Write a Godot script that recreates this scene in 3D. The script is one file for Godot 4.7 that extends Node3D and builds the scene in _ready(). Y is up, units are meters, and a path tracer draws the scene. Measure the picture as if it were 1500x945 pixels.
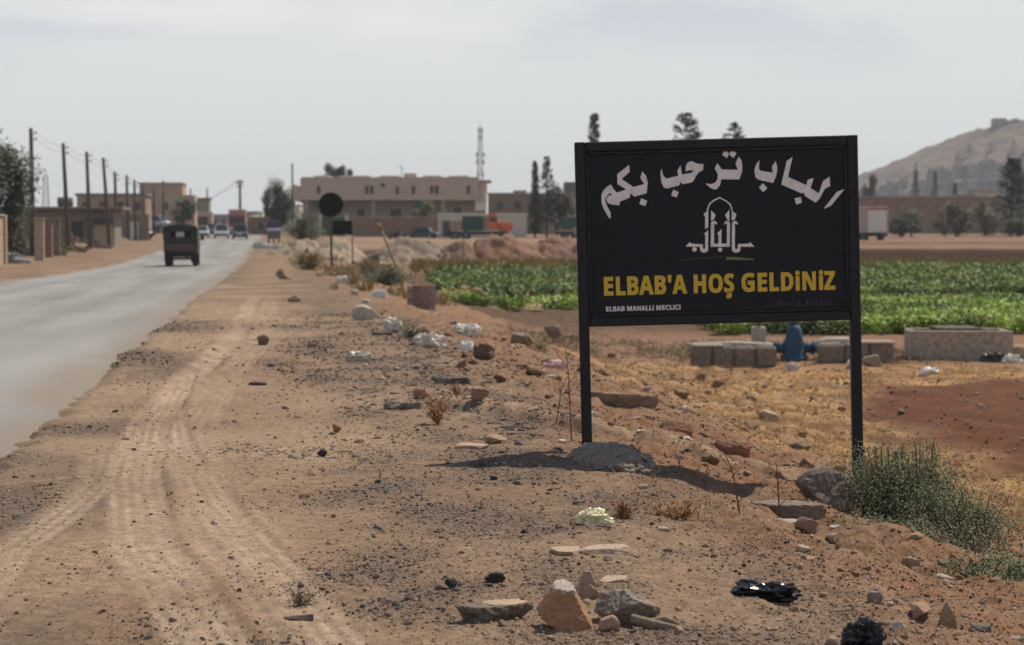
extends Node3D
# A roadside at the edge of a town: a painted welcome board beside a dusty road, fields to the right.
# x is to the right, y is up, the road runs away along -z; "d" is the distance ahead (d = -z).

var rng := RandomNumberGenerator.new()
var taken := {}
var noise_a := FastNoiseLite.new()
var noise_b := FastNoiseLite.new()
var noise_c := FastNoiseLite.new()
var tex := {}
var mean := {}

# ------------------------------------------------------------------ mesh building

class Buf:
	var st := SurfaceTool.new()
	var tint := Color(1, 1, 1)
	var tinted := false

	func _init(smooth := false) -> void:
		st.begin(Mesh.PRIMITIVE_TRIANGLES)
		st.set_smooth_group(0 if smooth else -1)

	func v(p: Vector3) -> void:
		if tinted:
			st.set_color(tint)
		st.add_vertex(p)

	func tri(a: Vector3, b: Vector3, c: Vector3) -> void:
		v(a); v(b); v(c)

	func face(pts: Array, out: Vector3) -> void:   # a flat convex face, turned so that it looks along out
		var a: Vector3 = pts[0]
		var b: Vector3 = pts[1]
		var c: Vector3 = pts[2]
		var flip := (b - a).cross(c - a).dot(out) > 0.0
		for i in range(1, pts.size() - 1):
			if flip:
				tri(a, pts[i + 1], pts[i])
			else:
				tri(a, pts[i], pts[i + 1])

	func box(at: Vector3, size: Vector3, bevel := 0.0, turn := Basis.IDENTITY) -> void:
		var h := size * 0.5
		var k := minf(bevel, minf(h.x, minf(h.y, h.z)) * 0.9)
		for axis in 3:
			var u := (axis + 1) % 3
			var w := (axis + 2) % 3
			for s in [-1.0, 1.0]:
				var pts := []
				for q in [[-1, -1], [1, -1], [1, 1], [-1, 1]]:
					var p := Vector3.ZERO
					p[axis] = s * h[axis]
					p[u] = q[0] * (h[u] - k)
					p[w] = q[1] * (h[w] - k)
					pts.append(at + turn * p)
				var o := Vector3.ZERO
				o[axis] = s
				face(pts, turn * o)
				if k > 0.0:
					for t in [-1.0, 1.0]:
						var e := []
						for r in [-1.0, 1.0]:
							var p1 := Vector3.ZERO
							p1[axis] = s * h[axis]; p1[u] = t * (h[u] - k); p1[w] = r * (h[w] - k)
							var p2 := Vector3.ZERO
							p2[axis] = s * (h[axis] - k); p2[u] = t * h[u]; p2[w] = r * (h[w] - k)
							if r < 0.0:
								e = [at + turn * p1, at + turn * p2]
							else:
								e.append(at + turn * p2)
								e.append(at + turn * p1)
						var eo := Vector3.ZERO
						eo[axis] = s; eo[u] = t
						face(e, turn * eo)
		if k > 0.0:
			for sx in [-1.0, 1.0]:
				for sy in [-1.0, 1.0]:
					for sz in [-1.0, 1.0]:
						var sg := Vector3(sx, sy, sz)
						face([at + turn * (sg * Vector3(h.x, h.y - k, h.z - k)), at + turn * (sg * Vector3(h.x - k, h.y, h.z - k)), at + turn * (sg * Vector3(h.x - k, h.y - k, h.z))], turn * sg)

	func frustum(lo: Rect2, y0: float, hi: Rect2, y1: float) -> void:   # rects lie in x and z
		var a := [Vector3(lo.position.x, y0, lo.position.y), Vector3(lo.end.x, y0, lo.position.y), Vector3(lo.end.x, y0, lo.end.y), Vector3(lo.position.x, y0, lo.end.y)]
		var b := [Vector3(hi.position.x, y1, hi.position.y), Vector3(hi.end.x, y1, hi.position.y), Vector3(hi.end.x, y1, hi.end.y), Vector3(hi.position.x, y1, hi.end.y)]
		face(a, Vector3.DOWN)
		face(b, Vector3.UP)
		var outs := [Vector3(0, 0, -1), Vector3(1, 0, 0), Vector3(0, 0, 1), Vector3(-1, 0, 0)]
		for i in 4:
			face([a[i], a[(i + 1) % 4], b[(i + 1) % 4], b[i]], outs[i])

	func tube(pts: Array, radii: Array, n := 8, caps := true) -> void:
		var rings := []
		for i in pts.size():
			var p: Vector3 = pts[i]
			var ahead: Vector3 = (pts[mini(i + 1, pts.size() - 1)] - pts[maxi(i - 1, 0)]).normalized()
			var side := ahead.cross(Vector3.UP if absf(ahead.y) < 0.9 else Vector3.RIGHT).normalized()
			var up := side.cross(ahead)
			var ring := []
			for k in n:
				var a := TAU * k / n
				ring.append(p + (side * cos(a) + up * sin(a)) * float(radii[i]))
			rings.append(ring)
		for i in rings.size() - 1:
			for k in n:
				var mid: Vector3 = (rings[i][k] + rings[i][(k + 1) % n]) * 0.5
				face([rings[i][k], rings[i][(k + 1) % n], rings[i + 1][(k + 1) % n], rings[i + 1][k]], mid - pts[i])
		if caps:
			face(rings[0], pts[0] - pts[1])
			face(rings[-1], pts[-1] - pts[-2])

	func prism(poly: PackedVector2Array, z0: float, z1: float, t := Transform3D.IDENTITY) -> void:
		var idx := Geometry2D.triangulate_polygon(poly)
		for i in range(0, idx.size(), 3):
			for z in [z0, z1]:
				var f := []
				for j in 3:
					var q := poly[idx[i + j]]
					f.append(t * Vector3(q.x, q.y, z))
				face(f, t.basis * Vector3(0, 0, z - (z0 + z1) * 0.5))
		var ccw := not Geometry2D.is_polygon_clockwise(poly)
		for i in poly.size():
			var a := poly[i]
			var b := poly[(i + 1) % poly.size()]
			var o := Vector3(b.y - a.y, a.x - b.x, 0) * (1.0 if ccw else -1.0)
			face([t * Vector3(a.x, a.y, z0), t * Vector3(b.x, b.y, z0), t * Vector3(b.x, b.y, z1), t * Vector3(a.x, a.y, z1)], t.basis * o)

	func leaf(p: Vector3, along: Vector3, width: float) -> void:   # a bent diamond of two faces
		var side := along.cross(Vector3(0.31, 0.87, 0.37)).normalized() * width * 0.5
		var mid := p + along * 0.45 + along.cross(side).normalized() * width * 0.18
		tri(p, mid + side, p + along)
		tri(p, p + along, mid - side)

	func done() -> ArrayMesh:
		st.generate_normals()
		return st.commit()


func ball(level: int) -> Array:   # [points, triangles] of an icosphere
	var t := (1.0 + sqrt(5.0)) / 2.0
	var pts := []
	for p in [[-1, t, 0], [1, t, 0], [-1, -t, 0], [1, -t, 0], [0, -1, t], [0, 1, t], [0, -1, -t], [0, 1, -t], [t, 0, -1], [t, 0, 1], [-t, 0, -1], [-t, 0, 1]]:
		pts.append(Vector3(p[0], p[1], p[2]).normalized())
	var tris := [0, 11, 5, 0, 5, 1, 0, 1, 7, 0, 7, 10, 0, 10, 11, 1, 5, 9, 5, 11, 4, 11, 10, 2, 10, 7, 6, 7, 1, 8, 3, 9, 4, 3, 4, 2, 3, 2, 6, 3, 6, 8, 3, 8, 9, 4, 9, 5, 2, 4, 11, 6, 2, 10, 8, 6, 7, 9, 8, 1]
	for l in level:
		var mids := {}
		var next := []
		for i in range(0, tris.size(), 3):
			var m := []
			for j in 3:
				var a: int = tris[i + j]
				var b: int = tris[i + (j + 1) % 3]
				var key := Vector2i(mini(a, b), maxi(a, b))
				if not mids.has(key):
					mids[key] = pts.size()
					pts.append(((pts[a] + pts[b]) * 0.5).normalized())
				m.append(mids[key])
			next.append_array([tris[i], m[0], m[2], tris[i + 1], m[1], m[0], tris[i + 2], m[2], m[1], m[0], m[1], m[2]])
		tris = next
	return [pts, tris]


var balls := {}

func lump(b: Buf, at: Vector3, size: Vector3, rough: float, cuts: int, sd: int, level := 2, freq := 1.6, turn := Basis.IDENTITY, given := []) -> void:
	# a stone or lump: a ball cut by planes and roughened
	if not balls.has(level):
		balls[level] = ball(level)
	var r := RandomNumberGenerator.new()
	r.seed = sd * 7919 + 13
	var planes := []
	for i in cuts:
		planes.append([Vector3(r.randfn(), r.randfn(), r.randfn()).normalized(), r.randf_range(0.4, 0.78)])
	if size.y < 0.42 * size.x:
		for c in planes:
			var q: Vector3 = c[0]
			c[0] = Vector3(q.x, q.y * 0.25, q.z).normalized()
			c[1] = 0.5 + 0.5 * (c[1] - 0.4)
		planes.append([Vector3(0.08 * r.randfn(), 1, 0.08 * r.randfn()).normalized(), 0.3])
		planes.append([Vector3(0, -1, 0), 0.3])
	planes.append_array(given)
	var ps := []
	var lo := Vector3.ONE * 9.0
	var hi := -lo
	for p: Vector3 in balls[level][0]:
		var k := 1.0
		for c in planes:
			var dn: float = p.dot(c[0])
			if dn > 0.05:
				k = minf(k, c[1] / dn)
		k *= 1.0 + rough * noise_a.get_noise_3d(p.x * 60.0 * freq + sd * 31.7, p.y * 60.0 * freq, p.z * 60.0 * freq) + rough * 0.6 * noise_a.get_noise_3d(p.x * 190.0 * freq + sd * 17.3, p.y * 190.0 * freq, p.z * 190.0 * freq)
		var q := p * k
		lo = lo.min(q)
		hi = hi.max(q)
		ps.append(q)
	for i in ps.size():
		ps[i] = at + turn * (((ps[i] - (lo + hi) * 0.5) / (hi - lo)) * size)
	var ts: Array = balls[level][1]
	for i in range(0, ts.size(), 3):
		var c2: Vector3 = (ps[ts[i]] + ps[ts[i + 1]] + ps[ts[i + 2]]) / 3.0
		b.face([ps[ts[i]], ps[ts[i + 1]], ps[ts[i + 2]]], c2 - at)

# ------------------------------------------------------------------ naming

func numbered(called: String) -> String:
	var n: int = taken.get(called, 0)
	taken[called] = n + 1
	return called if n == 0 else "%s_%03d" % [called, n]


func meta(o: Node, label: String, category: String, group := "", kind := "") -> Node:
	if label: o.set_meta("label", label)
	if category: o.set_meta("category", category)
	if group: o.set_meta("group", group)
	if kind: o.set_meta("kind", kind)
	return o


func thing(called: String, label: String, category: String, at := Vector3.ZERO, turn := 0.0, group := "") -> Node3D:
	var o := Node3D.new()
	o.name = numbered(called)
	add_child(o)
	o.position = at
	o.rotation.y = turn
	meta(o, label, category, group)
	return o


func part(called: String, b: Variant, m: Material, parent: Node3D, label := "") -> MeshInstance3D:
	var o := MeshInstance3D.new()
	o.mesh = b.done() if b is Buf else b
	o.material_override = m
	if parent == self:
		o.name = numbered(called)
	else:
		var same := 0
		for c in parent.get_children():
			if c.name == called or str(c.name).begins_with(called + "_0"):
				same += 1
		o.name = called if same == 0 else "%s_%03d" % [called, same]
	parent.add_child(o, true)
	if label: o.set_meta("label", label)
	return o


func solo(called: String, b: Variant, m: Material, label: String, category: String, at := Vector3.ZERO, turn := 0.0, group := "") -> MeshInstance3D:
	var o := part(called, b, m, self)
	o.position = at
	o.rotation.y = turn
	meta(o, label, category, group)
	return o


func copy(o: Node3D, at: Vector3, turn: float, label: String, size := Vector3.ONE) -> Node3D:
	var base := str(o.name)
	var cut := base.rfind("_0")
	if cut > 0: base = base.substr(0, cut)
	var c: Node3D = o.duplicate()
	c.name = numbered(base)
	add_child(c)
	c.position = at
	c.rotation = Vector3(0, turn, 0)
	c.scale = size
	c.set_meta("label", label)
	return c


func structure(called: String, b: Variant, m: Material, kind := "structure") -> MeshInstance3D:
	var o := part(called, b, m, self)
	o.set_meta("kind", kind)
	return o

# ------------------------------------------------------------------ materials

func noise_tex(called: String, size: int, freq: float, octaves: int, lo: float, hi: float, gain := 0.55, cell := false) -> void:
	var n := FastNoiseLite.new()
	n.seed = called.hash() % 1000
	n.frequency = freq
	n.fractal_octaves = octaves
	n.fractal_gain = gain
	n.noise_type = FastNoiseLite.TYPE_CELLULAR if cell else FastNoiseLite.TYPE_SIMPLEX_SMOOTH
	if cell:
		n.cellular_return_type = FastNoiseLite.RETURN_DISTANCE2_SUB
	var im := n.get_seamless_image(size, size)
	im.convert(Image.FORMAT_L8)
	var bump := im.duplicate() as Image
	bump.convert(Image.FORMAT_RGBA8)
	bump.bump_map_to_normal_map(4.0)
	tex[called + "_n"] = ImageTexture.create_from_image(bump)
	var data := im.get_data()
	var lut := PackedByteArray()
	lut.resize(256)
	for i in 256:
		var t := clampf((i / 255.0 - 0.5) * 1.35 + 0.5, 0, 1)
		var l := lerpf(lo, hi, t)
		lut[i] = int(255.0 * Color(l, l, l).linear_to_srgb().r)
	var sum := 0.0
	for i in data.size():
		var w := data[i]
		sum += lerpf(lo, hi, clampf((w / 255.0 - 0.5) * 1.35 + 0.5, 0, 1))
		data[i] = lut[w]
	mean[called] = sum / data.size()
	tex[called] = ImageTexture.create_from_image(Image.create_from_data(size, size, false, Image.FORMAT_L8, data))


func mat(c: Color, rough := 0.85, grain := "", scale := 1.0, bumpy := 0.0, in_world := false) -> StandardMaterial3D:
	# c is the real (linear) base colour
	var m := StandardMaterial3D.new()
	m.roughness = rough
	m.metallic_specular = 0.4
	m.cull_mode = BaseMaterial3D.CULL_DISABLED
	if grain:
		c = Color(minf(c.r / mean[grain], 1), minf(c.g / mean[grain], 1), minf(c.b / mean[grain], 1))
		m.albedo_texture = tex[grain]
		m.uv1_triplanar = true
		m.uv1_world_triplanar = in_world
		m.uv1_scale = Vector3.ONE * scale
		if bumpy > 0.0:
			m.normal_enabled = true
			m.normal_texture = tex[grain + "_n"]
			m.normal_scale = bumpy
	m.albedo_color = c.linear_to_srgb()
	return m


func tinted(rough := 0.9, grain := "", scale := 1.0, bumpy := 0.0, in_world := true) -> StandardMaterial3D:
	var m := mat(Color(1, 1, 1), rough, grain, scale, bumpy, in_world)
	if grain:
		m.albedo_color = Color(1, 1, 1)
	m.vertex_color_use_as_albedo = true
	return m


func leafy(c: Color, through := 0.5) -> StandardMaterial3D:
	var m := mat(c, 0.6)
	m.vertex_color_use_as_albedo = true
	m.backlight_enabled = true
	m.backlight = Color(c.r * through, c.g * through, c.b * through * 0.6).linear_to_srgb()
	return m

# ------------------------------------------------------------------ the lie of the land

func ss(a: float, b: float, x: float) -> float:
	var t := clampf((x - a) / (b - a), 0, 1)
	return t * t * (3.0 - 2.0 * t)


func road_level(d: float) -> float:
	return -0.08 - 0.42 * exp(-((d - 108.0) / 45.0) ** 2) + 0.6 * ss(170, 280, d)


func field_level(d: float) -> float:
	return -0.9 + 0.92 * ss(144.2, 145.3, d) + 0.16 * ss(188.0, 188.8, d) + 0.4 * ss(195, 280, d)


func land(x: float, d: float) -> float:   # the smooth ground without its small bumps
	var xr := -2.0 - 0.117 * d
	var s := x - xr - 3.4
	var top := road_level(d) + 0.08
	var h := top + (field_level(d) - top) * ss(0, 6, s)
	if x < xr - 7.0:
		h = top + 0.12 * ss(0, 4, xr - 7.5 - x) * ss(60, 110, d)
	return h


func strip(x: float, d: float) -> float:   # how much of the old buried edge slab lies under this point
	var a := Vector2(-0.45, 17.9)
	var b := Vector2(2.15, 15.2)
	var t := clampf((Vector2(x, d) - a).dot(b - a) / (b - a).length_squared(), 0, 1)
	var off := Vector2(x, d).distance_to(a.lerp(b, t)) + 0.08 * noise_a.get_noise_2d(x * 90, d * 90)
	return 1.0 - ss(0.16, 0.34, off)


func redness(x: float, d: float) -> float:   # the patch of bare red earth in the dry field
	var q := Vector2((x - 9.3) / 5.0, (d - 25.2) / 7.6).length() + 0.2 * noise_a.get_noise_2d(x * 30, d * 30)
	return 1.0 - ss(0.86, 1.02, q)


func straw(x: float, d: float) -> float:   # how much dry stubble grows here
	var s := x - 1.4 + 0.117 * d
	return ss(2.8, 4.3, s + 0.9 * noise_b.get_noise_2d(x * 40, d * 40)) * (1.0 - ss(33, 38, d)) * ss(11.5, 15, d) * (1.0 - redness(x, d))


var track_d := [
	[6.0, 7.6, 9.0, 10.0, 12.7, 16.3, 20.6, 28.0, 48.0],
	[6.0, 7.6, 8.9, 10.7, 13.1, 15.0, 18.0, 22.0],
	[6.0, 7.0, 8.5, 9.8, 11.0, 12.5, 14.0],
	[12.4, 13.2, 14.0, 15.0, 16.2, 17.5],
]
var track_x := [
	[-0.82, -1.17, -1.55, -1.86, -2.42, -2.98, -3.4, -3.98, -6.2],
	[-0.35, -0.66, -1.0, -1.5, -2.12, -2.55, -3.1, -3.6],
	[-1.75, -1.98, -2.3, -2.48, -2.5, -2.6, -2.9],
	[-3.2, -2.4, -1.9, -1.25, -0.65, -0.2],
]

func track(x: float, d: float) -> Vector2:   # (how much of a wheel track is here, its height)
	if d > 48.0 or x > 0.6:
		return Vector2.ZERO
	var much := 0.0
	var tall := 0.0
	for k in 4:
		var ds: Array = track_d[k]
		if d < ds[0] or d > ds[-1]:
			continue
		var i := 0
		while i < ds.size() - 2 and d > ds[i + 1]:
			i += 1
		var cx := lerpf(track_x[k][i], track_x[k][i + 1], (d - ds[i]) / (ds[i + 1] - ds[i]))
		for lane in ([0.0, 0.42] if k == 0 else [0.0]):
			var off: float = x - cx - lane + 0.008 * noise_a.get_noise_2d(x * 40, d * 25)
			var wide := 0.17 if k == 0 else 0.13
			if k == 3: wide = 0.05
			if absf(off) > wide + 0.12:
				continue
			var inside := 1.0 - ss(wide - 0.05, wide + 0.04, absf(off))
			var fade := clampf(0.75 + 0.9 * noise_b.get_noise_2d(d * 26 + k * 100, lane * 50 + 7), 0.15, 1.0)
			if k == 3: fade *= 0.6
			if k == 0 and lane > 0.0: fade *= 0.6
			var which := roundf(off / 0.074)
			var rib := (0.5 + 0.5 * cos(off * TAU / 0.074)) * clampf(0.72 + 1.2 * noise_b.get_noise_2d(d * 40, which * 90 + k * 30 + lane * 200), 0, 1)
			much = maxf(much, inside * fade * (0.42 + 0.58 * rib))
			tall += fade * (-0.009 * inside + 0.005 * rib * inside + 0.009 * exp(-((absf(off) - wide - 0.03) / 0.03) ** 2))
	return Vector2(much, tall)


func bumps(x: float, d: float) -> float:
	var xr := -2.0 - 0.117 * d
	var xl := xr - 7.4
	var s := x - xr - 3.4
	var h := 0.0
	var on_road := ss(xl, xl + 0.5, x) * (1.0 - ss(xr - 0.1, xr + 0.16, x + 0.2 * noise_b.get_noise_2d(x * 50, d * 50) + 0.12 * noise_a.get_noise_2d(x * 330, d * 330)))
	if d < 90.0:
		h += (0.012 + 0.085 * ss(0.8, 3.0, s) * (1.0 - ss(6, 9, s))) * noise_b.get_noise_2d(x * 55, d * 55)
		h += (0.003 + 0.004 * ss(-1.6, -0.6, s) + 0.1 * ss(0.2, 2.0, s) * (1.0 - 0.5 * ss(6, 9, s))) * noise_b.get_noise_2d(x * 130 + 50, d * 130)
		if d < 40.0:
			h += (0.0009 + 0.004 * ss(-1.6, -0.6, s) + 0.026 * ss(-0.6, 1.2, s) * (1.0 - ss(5, 8, s))) * noise_a.get_noise_2d(x * 320, d * 320)
			h += (0.0012 + 0.005 * ss(-1.4, 0.2, s)) * noise_a.get_noise_2d(x * 1300, d * 1300)
		if d > 12.0 and d < 22.0:
			h += 0.085 * strip(x, d)
		h += track(x, d).y
	else:
		h += 0.06 * noise_b.get_noise_2d(x * 20, d * 20)
	if s > 7.0 and d > 18.0 and d < 34.0:
		h += 0.05 * redness(x, d)
	h = lerpf(h, -0.09, on_road)
	return h


func rise(x: float, d: float) -> float:
	return land(x, d) + bumps(x, d)


func on(x: float, d: float, sink := 0.0) -> Vector3:
	return Vector3(x, rise(x, d) - sink, -d)


func soil(x: float, d: float) -> Color:
	var xr := -2.0 - 0.117 * d
	var s := x - xr - 3.4
	var sand := Color(0.262, 0.182, 0.119)
	var brown := Color(0.19, 0.122, 0.077)
	var gravel := Color(0.125, 0.09, 0.068)
	var rust := Color(0.195, 0.097, 0.05)
	var dry := Color(0.4, 0.245, 0.105)
	var red := Color(0.1, 0.034, 0.017)
	var n1 := noise_b.get_noise_2d(x * 26, d * 18)
	var n2 := noise_b.get_noise_2d(x * 95 + 300, d * 70)
	var n3 := noise_a.get_noise_2d(x * 820, d * 820) if d < 45.0 else 0.0
	var c := sand.lerp(brown, clampf(0.45 + 1.5 * n1 + 0.6 * n2, 0, 1))
	c = c.lerp(brown, 0.6 * ss(-1.6, -0.4, s + 0.8 * n1))
	c = c.lerp(gravel, ss(-1.5, -0.3, s + 1.6 * n1) * clampf(0.45 + 1.6 * n2, 0, 0.95) * (1.0 - ss(0.7, 2.2, s)))
	c = c.lerp(gravel, 0.85 * (1.0 - ss(0.2, 1.1, absf(x - xr - 0.3) + 0.7 * n2)) * clampf(0.6 + 2.0 * n1, 0, 1))
	c = c.lerp(rust, ss(0.3, 1.8, s + 0.7 * n1) * clampf(0.72 + 0.9 * n2, 0, 1))
	if d < 60.0:
		c = c.lerp(dry, 0.85 * straw(x, d) * clampf(0.75 + 1.2 * n2, 0, 1))
		c = c.lerp(red, 0.92 * redness(x, d))
		if d > 12.0 and d < 22.0:
			c = c.lerp(Color(0.25, 0.165, 0.105), 0.9 * strip(x, d))
		c = c.lerp(Color(0.36, 0.268, 0.188), 0.95 * track(x, d).x)
	if s > 4.0:
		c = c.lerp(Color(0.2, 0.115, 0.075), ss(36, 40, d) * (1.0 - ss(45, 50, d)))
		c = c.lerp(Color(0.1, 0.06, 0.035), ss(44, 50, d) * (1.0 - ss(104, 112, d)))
		c = c.lerp(Color(0.18, 0.11, 0.07).lerp(Color(0.085, 0.05, 0.034), ss(2, 9, x) * (0.8 + 0.5 * n2)), ss(104, 112, d))
		var ploughed := clampf(0.5 + 0.7 * sin(d * 0.31) + 1.2 * n1, 0, 1) * ss(3, 10, x)
		c = c.lerp(Color(0.235, 0.155, 0.105).lerp(Color(0.135, 0.072, 0.048), ploughed), ss(146, 149, d))
	elif d > 45.0:
		if s > -0.6:
			c = c.lerp(Color(0.22, 0.125, 0.068), ss(-0.3, 1.2, s) * clampf(0.55 + 2.0 * n2, 0, 0.9) * (1.0 - ss(95, 125, d)))
		if x < xr - 7.3:
			c = c.lerp(Color(0.15, 0.092, 0.065), clampf(0.35 + 2.5 * n1 + 1.5 * n2, 0, 0.9))
		c = c.lerp(Color(0.25, 0.17, 0.11).lerp(Color(0.17, 0.105, 0.068), clampf(0.5 + 2 * n2, 0, 1)), ss(60, 110, d) * 0.7)
	var k := 1.0 + 0.36 * n3 + 0.12 * n2
	var pale := (c.r + c.g + c.b) / 3.0   # a film of grey dust
	c = c.lerp(Color(pale * 1.06, pale, pale * 0.94), 0.08 * (1.0 - ss(5, 8, s)))
	return Color(c.r * k, c.g * k, c.b * k)


func axis(from: float, to: float, step: float, grow: float) -> PackedFloat32Array:
	var out := PackedFloat32Array()
	var x := from
	while x < to:
		out.append(x)
		x += step
		step *= grow
	return out


func sheet(xs: PackedFloat32Array, ds: PackedFloat32Array, tall: Callable, tone: Callable) -> ArrayMesh:
	var nx := xs.size()
	var nd := ds.size()
	var v := PackedVector3Array()
	var cs := PackedColorArray()
	var ns := PackedVector3Array()
	v.resize(nx * nd); cs.resize(nx * nd); ns.resize(nx * nd)
	for j in nd:
		for i in nx:
			var d := ds[j]
			v[j * nx + i] = Vector3(xs[i], tall.call(xs[i], d), -d)
			cs[j * nx + i] = tone.call(xs[i], d)
	for j in nd:
		for i in nx:
			var e := v[j * nx + mini(i + 1, nx - 1)] - v[j * nx + maxi(i - 1, 0)]
			var n := v[mini(j + 1, nd - 1) * nx + i] - v[maxi(j - 1, 0) * nx + i]
			ns[j * nx + i] = e.cross(n).normalized()
	var idx := PackedInt32Array()
	idx.resize((nx - 1) * (nd - 1) * 6)
	var k := 0
	for j in nd - 1:
		for i in nx - 1:
			var a := j * nx + i
			for q in [a, a + nx, a + 1, a + 1, a + nx, a + nx + 1]:
				idx[k] = q
				k += 1
	var arrays := []
	arrays.resize(Mesh.ARRAY_MAX)
	arrays[Mesh.ARRAY_VERTEX] = v
	arrays[Mesh.ARRAY_NORMAL] = ns
	arrays[Mesh.ARRAY_COLOR] = cs
	arrays[Mesh.ARRAY_INDEX] = idx
	var m := ArrayMesh.new()
	m.add_surface_from_arrays(Mesh.PRIMITIVE_TRIANGLES, arrays)
	return m


func many(called: String, m: Mesh, material: Material, places: Array, tints: Array) -> MultiMeshInstance3D:
	var mm := MultiMesh.new()
	mm.transform_format = MultiMesh.TRANSFORM_3D
	mm.use_colors = true
	mm.mesh = m
	mm.instance_count = places.size()
	for i in places.size():
		mm.set_instance_transform(i, places[i])
		mm.set_instance_color(i, tints[i])
	var o := MultiMeshInstance3D.new()
	o.multimesh = mm
	o.material_override = material
	o.name = numbered(called)
	add_child(o)
	o.set_meta("kind", "stuff")
	return o

# ------------------------------------------------------------------ the scene

func _ready() -> void:
	rng.seed = 20461
	noise_a.seed = 5; noise_a.noise_type = FastNoiseLite.TYPE_SIMPLEX_SMOOTH; noise_a.fractal_octaves = 3
	noise_b.seed = 11; noise_b.noise_type = FastNoiseLite.TYPE_SIMPLEX_SMOOTH; noise_b.fractal_octaves = 4
	noise_c.seed = 23; noise_c.noise_type = FastNoiseLite.TYPE_SIMPLEX_SMOOTH; noise_c.fractal_octaves = 5; noise_c.fractal_gain = 0.55
	camera_and_light()
	textures()
	build_ground()
	build_road()
	build_hill()
	build_town()
	build_left_side()
	build_far_buildings()
	build_trees()
	build_poles()
	build_vehicles()
	build_mounds()
	build_field()
	build_pump()
	build_board()
	build_bushes()
	build_stones()
	build_litter()
	build_small_stuff()


func camera_and_light() -> void:
	var cam := Camera3D.new()
	cam.name = "camera"
	var lens := CameraAttributesPhysical.new()
	lens.frustum_focal_length = 24.0 * 2917.0 / 945.0
	lens.frustum_near = 0.1
	lens.frustum_far = 9000.0
	lens.frustum_focus_distance = 11.2
	lens.exposure_aperture = 4.0
	cam.attributes = lens
	add_child(cam)
	cam.position = Vector3(0, 1.6, 0)
	cam.rotation.x = -atan((472.5 - 333.0) / 2917.0)
	cam.current = true

	var e := Environment.new()
	e.background_mode = Environment.BG_SKY
	e.tonemap_mode = Environment.TONE_MAPPER_LINEAR
	e.tonemap_exposure = 1.09
	e.sdfgi_enabled = true
	e.ssao_enabled = true
	e.ssil_enabled = true
	e.fog_enabled = true
	e.fog_density = 0.00022
	e.fog_light_color = Color(0.86, 0.88, 0.9)
	var sky := Sky.new()
	var sm := PanoramaSkyMaterial.new()
	sm.panorama = sky_picture()
	sky.sky_material = sm
	e.sky = sky
	var world := WorldEnvironment.new()
	world.name = "world"
	world.environment = e
	add_child(world)

	var sun := DirectionalLight3D.new()
	sun.name = "sun"
	sun.light_energy = 1.6
	sun.light_color = Color(1.0, 0.95, 0.87)
	sun.light_angular_distance = 0.5
	sun.shadow_enabled = true
	add_child(sun)
	sun.look_at_from_position(Vector3(0.47, 1.0, -0.56), Vector3.ZERO)


func sky_picture() -> ImageTexture:   # thin high haze with soft broken cloud, the same all round
	var w := 2048
	var h := 1024
	var im := Image.create_empty(w, h, false, Image.FORMAT_RGBF)
	var low := Color(0.70, 0.725, 0.725)
	var high := Color(0.125, 0.195, 0.335)
	for j in h / 2 + 14:
		var up := (0.5 - (j + 0.5) / h) * PI
		var air := low.lerp(high, ss(0.09, 0.62, up))
		for i in w:
			var a := TAU * i / w
			var p := Vector3(cos(a) * cos(up), sin(up) * 3.0, sin(a) * cos(up))
			var n := noise_c.get_noise_3d(p.x * 430, p.y * 620, p.z * 430)
			var cover := ss(-0.2, 0.22, n) * ss(0.06, 0.115, up) * (1.0 - 0.8 * ss(0.14, 0.5, up))
			var shade := noise_c.get_noise_3d(p.x * 330 + 400, p.y * 520, p.z * 330)
			var white := Color(0.80, 0.80, 0.795).lerp(Color(0.56, 0.595, 0.68), ss(-0.16, 0.18, shade))
			im.set_pixel(i, j, air.lerp(white, cover * 0.8))
	im.fill_rect(Rect2i(0, h / 2 + 14, w, h / 2 - 14), Color(0.3, 0.24, 0.18))
	return ImageTexture.create_from_image(im)


func textures() -> void:
	noise_tex("grain", 1024, 0.045, 4, 0.4, 1.0, 0.85)
	noise_tex("mottle", 512, 0.012, 5, 0.72, 1.0, 0.6)
	noise_tex("rock", 512, 0.022, 5, 0.42, 1.0, 0.75)
	noise_tex("plaster", 512, 0.016, 4, 0.8, 1.0, 0.6)
	noise_tex("fine", 512, 0.12, 3, 0.8, 1.0, 0.7)


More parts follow.
